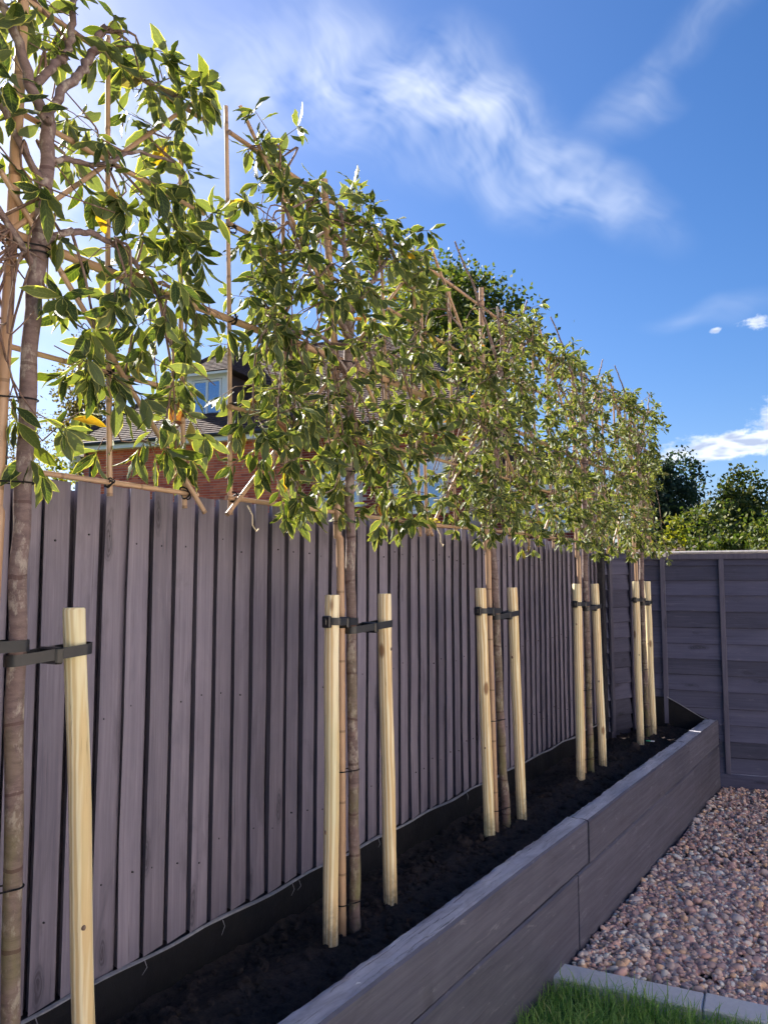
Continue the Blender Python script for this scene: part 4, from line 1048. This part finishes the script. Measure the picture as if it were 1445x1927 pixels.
# lower side wing
w2 = MB().box((HL, 1.6, -.1), (HL + 3., 6.4, 4.1)); w2.build('side_wing', 'mortar', ho)
b2 = MB()
for row in range(0, 30):
    z = 4.02 - row * .075; xq = HL - (row % 2) * .1125
    while xq < HL + 2.9:
        if not (HL + 1.1 < xq + .1 < HL + 2.4 and 2.85 < z < 3.75): b2.box((max(xq, HL), 1.588, z), (min(xq + .215, HL + 3.), 1.62, z + .065))
        xq += .225
b2.build('bricks', 'brick_shaded', ho)['kind'] = 'stuff'
window(ho, HL + 1.15, HL + 2.35, 2.9, 3.7, 1.6, 1, .07)
wr = MB().add([(HL, 1.3, 4.1), (HL + 3.3, 1.3, 4.1), (HL + 3.3, 6.7, 4.1), (HL, 6.7, 4.1), (HL, 4., 5.6), (HL + 1., 4., 5.6)], [(0, 1, 5, 4), (1, 2, 5), (2, 3, 4, 5), (3, 2, 1, 0), (3, 0, 4)]).build('wing_roof', 'roof_tile', ho)
tiles(wr, Vector((HL, 1.3, 4.1)), (1, 0, 0), (0, 2.7, 1.5), lambda q: (0, 3.3 - 2.3 * q), math.hypot(2.7, 1.5), .12, .19, 9)
MB().bbox((HL, 1.26, 3.98), (HL + 3.3, 1.295, 4.12)).build('fascia', 'white_paint', ho)
window(ho, 7.8, 8.9, 3.75, 4.75, .42, 1, .08, 0); MB().bbox((7.7, .22, 3.62), (9.0, .42, 3.72)).build('window_sill', 'white_paint', ho)
# satellite dish by the corner
ds = thing('satellite_dish', ho.matrix_basis @ Vector((-.1, .3, 4.9)), 'grey satellite dish on the corner of the brick house', 'satellite dish'); ds.rotation_euler.z = ho.rotation_euler.z
vs = []; fs = []
for i in range(5):
    for j in range(20):
        q = i / 4; an = 6.2832 * j / 20; vs.append((-.35 + .24 * q * math.cos(an), -.28 + .10 * q * q, .35 + .34 * q * math.sin(an)))
for i in range(4):
    for j in range(20): fs.append((i * 20 + j, i * 20 + (j + 1) % 20, i * 20 + 20 + (j + 1) % 20, i * 20 + 20 + j))
MB().add(vs, fs).build('reflector', 'dish_grey', ds, None, True)
MB().tube([(.12, 0, 0), (-.2, -.02, .05), (-.35, -.2, .3)], .02, 6).tube([(-.35, -.24, .1), (-.37, -.6, .28)], .012, 5).build('arm', 'dish_grey', ds)

# ------------------------------------------------------------------ the unseen home opposite the fence
hm = thing('garden_house', (9., 0, 0), 'cream rendered house with white windows across from the fence', 'house'); hm.rotation_euler.z = R(-90)
MB().box((-9, 0, -.1), (9, 8, 5.2)).build('wall', 'render_cream', hm)
hr = MB().add([(-9.4, -.4, 5.2), (9.4, -.4, 5.2), (9.4, 8.4, 5.2), (-9.4, 8.4, 5.2), (-6, 4, 8.4), (6, 4, 8.4)], [(0, 1, 5, 4), (1, 2, 5), (2, 3, 4, 5), (3, 0, 4), (3, 2, 1, 0)]).build('roof', 'roof_tile', hm)
for x0 in (-7., -3.2, 1., 4.8):
    window(hm, x0, x0 + 1.7, 3.2, 4.5, -.01, 1, .07); 
for x0 in (-7., 4.4): window(hm, x0, x0 + 2.1, .9, 2.1, -.01, 1, .07)
window(hm, -2.4, 1.4, .05, 2.15, -.01, 2, .08)

# ------------------------------------------------------------------ background trees and shrubs
def bg_tree(name, label, cat, lat, dep, z0, z1, rx, mat, nclump, per, leaf, seed, trunk_r=.18, lobes=9, gap=.35, group=None, trunkmat='far_bark', hollow=.45, conic=0., limbs=7):
    r = np.random.default_rng(seed); P0 = place(lat, dep, 0); o = thing(name, P0, label, cat, group)
    zc = (z0 + z1) / 2; hz = (z1 - z0) / 2
    m = MB(); tt_ = [(0, 0, -.1), (r.normal(0, .1), r.normal(0, .1), z0 * .6), (r.normal(0, .15), r.normal(0, .15), zc), (r.normal(0, .15), r.normal(0, .15), z1 - hz * .5)]
    tt_ = [tuple(p) for p in smooth_poly(tt_, 4)]; m.tube(tt_, [trunk_r * (1 - .8 * k / (len(tt_) - 1)) for k in range(len(tt_))], 8)
    m.build('trunk', trunkmat, o, None, True)
    # lobes of the crown
    lob = []
    for k in range(lobes):
        u = r.normal(size=3); u /= np.linalg.norm(u); q = r.uniform(.35, .72)
        zz_ = u[2] * hz * q; wid = 1 - conic * (zz_ / hz * .5 + .5)
        lob.append((np.array([u[0] * rx * q * wid, u[1] * rx * q * wid, zc + zz_]), r.uniform(.34, .55)))
    bm = MB()
    for (c_, s_) in lob[:limbs]:
        st = Vector((0, 0, z0 * .75 + .4 * max(0, c_[2] - z0) * r.random())); bm.tube(smooth_poly([st, st.lerp(Vector(c_), .5) + Vector((0, 0, .05 * hz)), Vector(c_)], 4), [trunk_r * .45 * (1 - .85 * k / 8) for k in range(9)], 6)
    bm.build('limbs', trunkmat, o, None, True)
    PC = []
    for k in range(nclump):
        c_, s_ = lob[r.integers(lobes)]; u = r.normal(size=3); u /= np.linalg.norm(u)
        q = s_ * (hollow + (1 - hollow) * r.random() ** .5)
        PC.append(c_ + u * np.array([rx * q, rx * q, hz * q * .85]))
    PC = np.array(PC); cs = r.uniform(.5, 1.3, len(PC)) * rx * .10 * (1 + gap)
    C_ = np.repeat(PC, per, 0); n_ = len(C_); P = C_ + r.normal(size=(n_, 3)) * np.repeat(cs, per)[:, None] * np.array([1, 1, .7])
    d = r.normal(size=(n_, 3)); d /= np.linalg.norm(d, axis=1, keepdims=True); s1 = np.cross(d, r.normal(size=(n_, 3))); s1 /= np.linalg.norm(s1, axis=1, keepdims=True)
    L = leaf * r.uniform(.6, 1.35, n_)[:, None]; W_ = L * .34
    V = np.stack([P - d * L * .5, P + s1 * W_, P + d * L * .5, P - s1 * W_], 1).reshape(-1, 3)
    F = np.arange(n_ * 4).reshape(-1, 4)
    link('crown', mesh_np('crown', V, F, mat), o)['kind'] = 'stuff'
    return o
def L_(px, dep): return (px - 722.5) / 1500 * dep
def Z_(py, dep): return (1095 - py) / 1500 * dep + 1.64
G = 'trees and shrubs beyond the fences'
bg_tree('broadleaf_tree', 'tall olive green broadleaf tree rising behind the brick house', 'tree', L_(880, 36), 36, Z_(820, 36), Z_(440, 36), 3.9, 'foliage_olive', 760, 22, .22, 1, .3, 13, .3, G)
bg_tree('bare_crowned_tree', 'thin dark tree with open crown beyond the satellite dish corner of the brick house', 'tree', L_(150, 44), 44, Z_(940, 44), Z_(560, 44), 2.8, 'foliage_brown', 330, 16, .2, 2, .25, 11, .2, G, conic=.3)
bg_tree('pale_tree', 'faint sparse pale tree beyond the thin dark open tree', 'tree', L_(5, 60), 60, Z_(1000, 60), Z_(690, 60), 3.6, 'foliage_brown', 260, 14, .16, 3, .16, 10, .4, G)
bg_tree('golden_shrub', 'yellow brown shrub below the satellite dish of the brick house', 'shrub', L_(112, 21), 21, 1.2, Z_(800, 21), .62, 'foliage_yellow', 120, 16, .11, 4, .05, 7, .3, G)
bg_tree('dark_evergreen', 'dark evergreen tree behind the lapped fence next to the last trained tree', 'tree', L_(1262, 34), 34, 1.5, Z_(838, 34), 1.8, 'foliage_dark', 600, 22, .18, 5, .2, 11, .3, G)
bg_tree('bare_tree', 'leafless twiggy tree between dark evergreen and round green tree', 'tree', L_(1318, 40), 40, 3.5, Z_(868, 40), .9, 'foliage_brown', 26, 5, .12, 6, .09, 16, .2, G, limbs=16)
bg_tree('dark_evergreen', 'lower dark evergreen tree beneath the leafless twiggy tree', 'tree', L_(1330, 30), 30, 1.2, Z_(893, 30), 1.2, 'foliage_dark', 320, 20, .17, 7, .15, 9, .3, G)
bg_tree('round_tree', 'round green and gold tree standing above the lapped fence', 'tree', L_(1402, 30), 30, 1.2, Z_(864, 30), 1.65, 'foliage_green', 620, 22, .16, 8, .2, 12, .3, G)
bg_tree('round_tree', 'green tree beside the round green and gold tree, away from the dark evergreens', 'tree', L_(1490, 27), 27, 1.2, Z_(880, 27), 1.5, 'foliage_green', 360, 20, .17, 18, .2, 10, .3, G)
bg_tree('green_bush', 'mid green bush behind the lapped fence below the dark evergreens', 'shrub', L_(1318, 15), 15, .6, Z_(942, 15), .72, 'foliage_green', 240, 20, .085, 9, .06, 9, .3, G)
bg_tree('green_bush', 'brown tinged bush behind the lapped fence below the round tree', 'shrub', L_(1400, 14), 14, .6, Z_(952, 14), .68, 'foliage_olive', 240, 20, .08, 10, .06, 9, .3, G)
bg_tree('yellow_bush', 'bright yellow green bush beside the last trained tree', 'shrub', L_(1258, 16), 16, .6, Z_(948, 16), .5, 'foliage_yellow', 150, 18, .085, 11, .05, 7, .3, G)
bg_tree('twiggy_bush', 'grey pink twiggy bush just above the lapped fence', 'shrub', L_(1278, 11), 11, .6, Z_(985, 11), .55, 'foliage_grey', 170, 16, .06, 12, .04, 8, .4, G)
bg_tree('green_bush', 'mid green bush next to the brown tinged bush, away from the yellow bush', 'shrub', L_(1480, 13), 13, .6, Z_(945, 13), .75, 'foliage_green', 240, 20, .08, 13, .06, 9, .3, G)
bg_tree('green_bush', 'low dark bush behind the corner where the two fences meet', 'shrub', L_(1190, 15), 15, .6, Z_(955, 15), .7, 'foliage_dark', 220, 20, .085, 14, .06, 9, .3, G)

# ------------------------------------------------------------------ small loose things
tg = thing('plant_tag', (-1.36, 5.72, .545), 'small green and white plant tag at the sleeper end by the lapped fence', 'plant tag')
MB().bbox((-.03, -.012, .002), (.0, .012, .006), .001).build('green_half', 'green_tag', tg); MB().bbox((0.001, -.012, .0025), (.025, .012, .0065), .001).build('white_half', 'white_paint', tg)
fl = thing('white_petal', (wallx(1.9) - .035, 1.9, .541), 'small white petal lying on top of the sleeper wall', 'petal')
v, f, uv = LV[3]
me = MB().add([tuple(p * .035) for p in v], [tuple(q) for q in f]).mesh('petal', 'white_paint', True); o = link('petal', me, fl); o.location.z = .003

sc.render.engine = 'CYCLES'
sc.cycles.use_adaptive_sampling = True; sc.cycles.adaptive_threshold = .02
sc.cycles.max_bounces = 5; sc.cycles.transmission_bounces = 3; sc.cycles.diffuse_bounces = 4
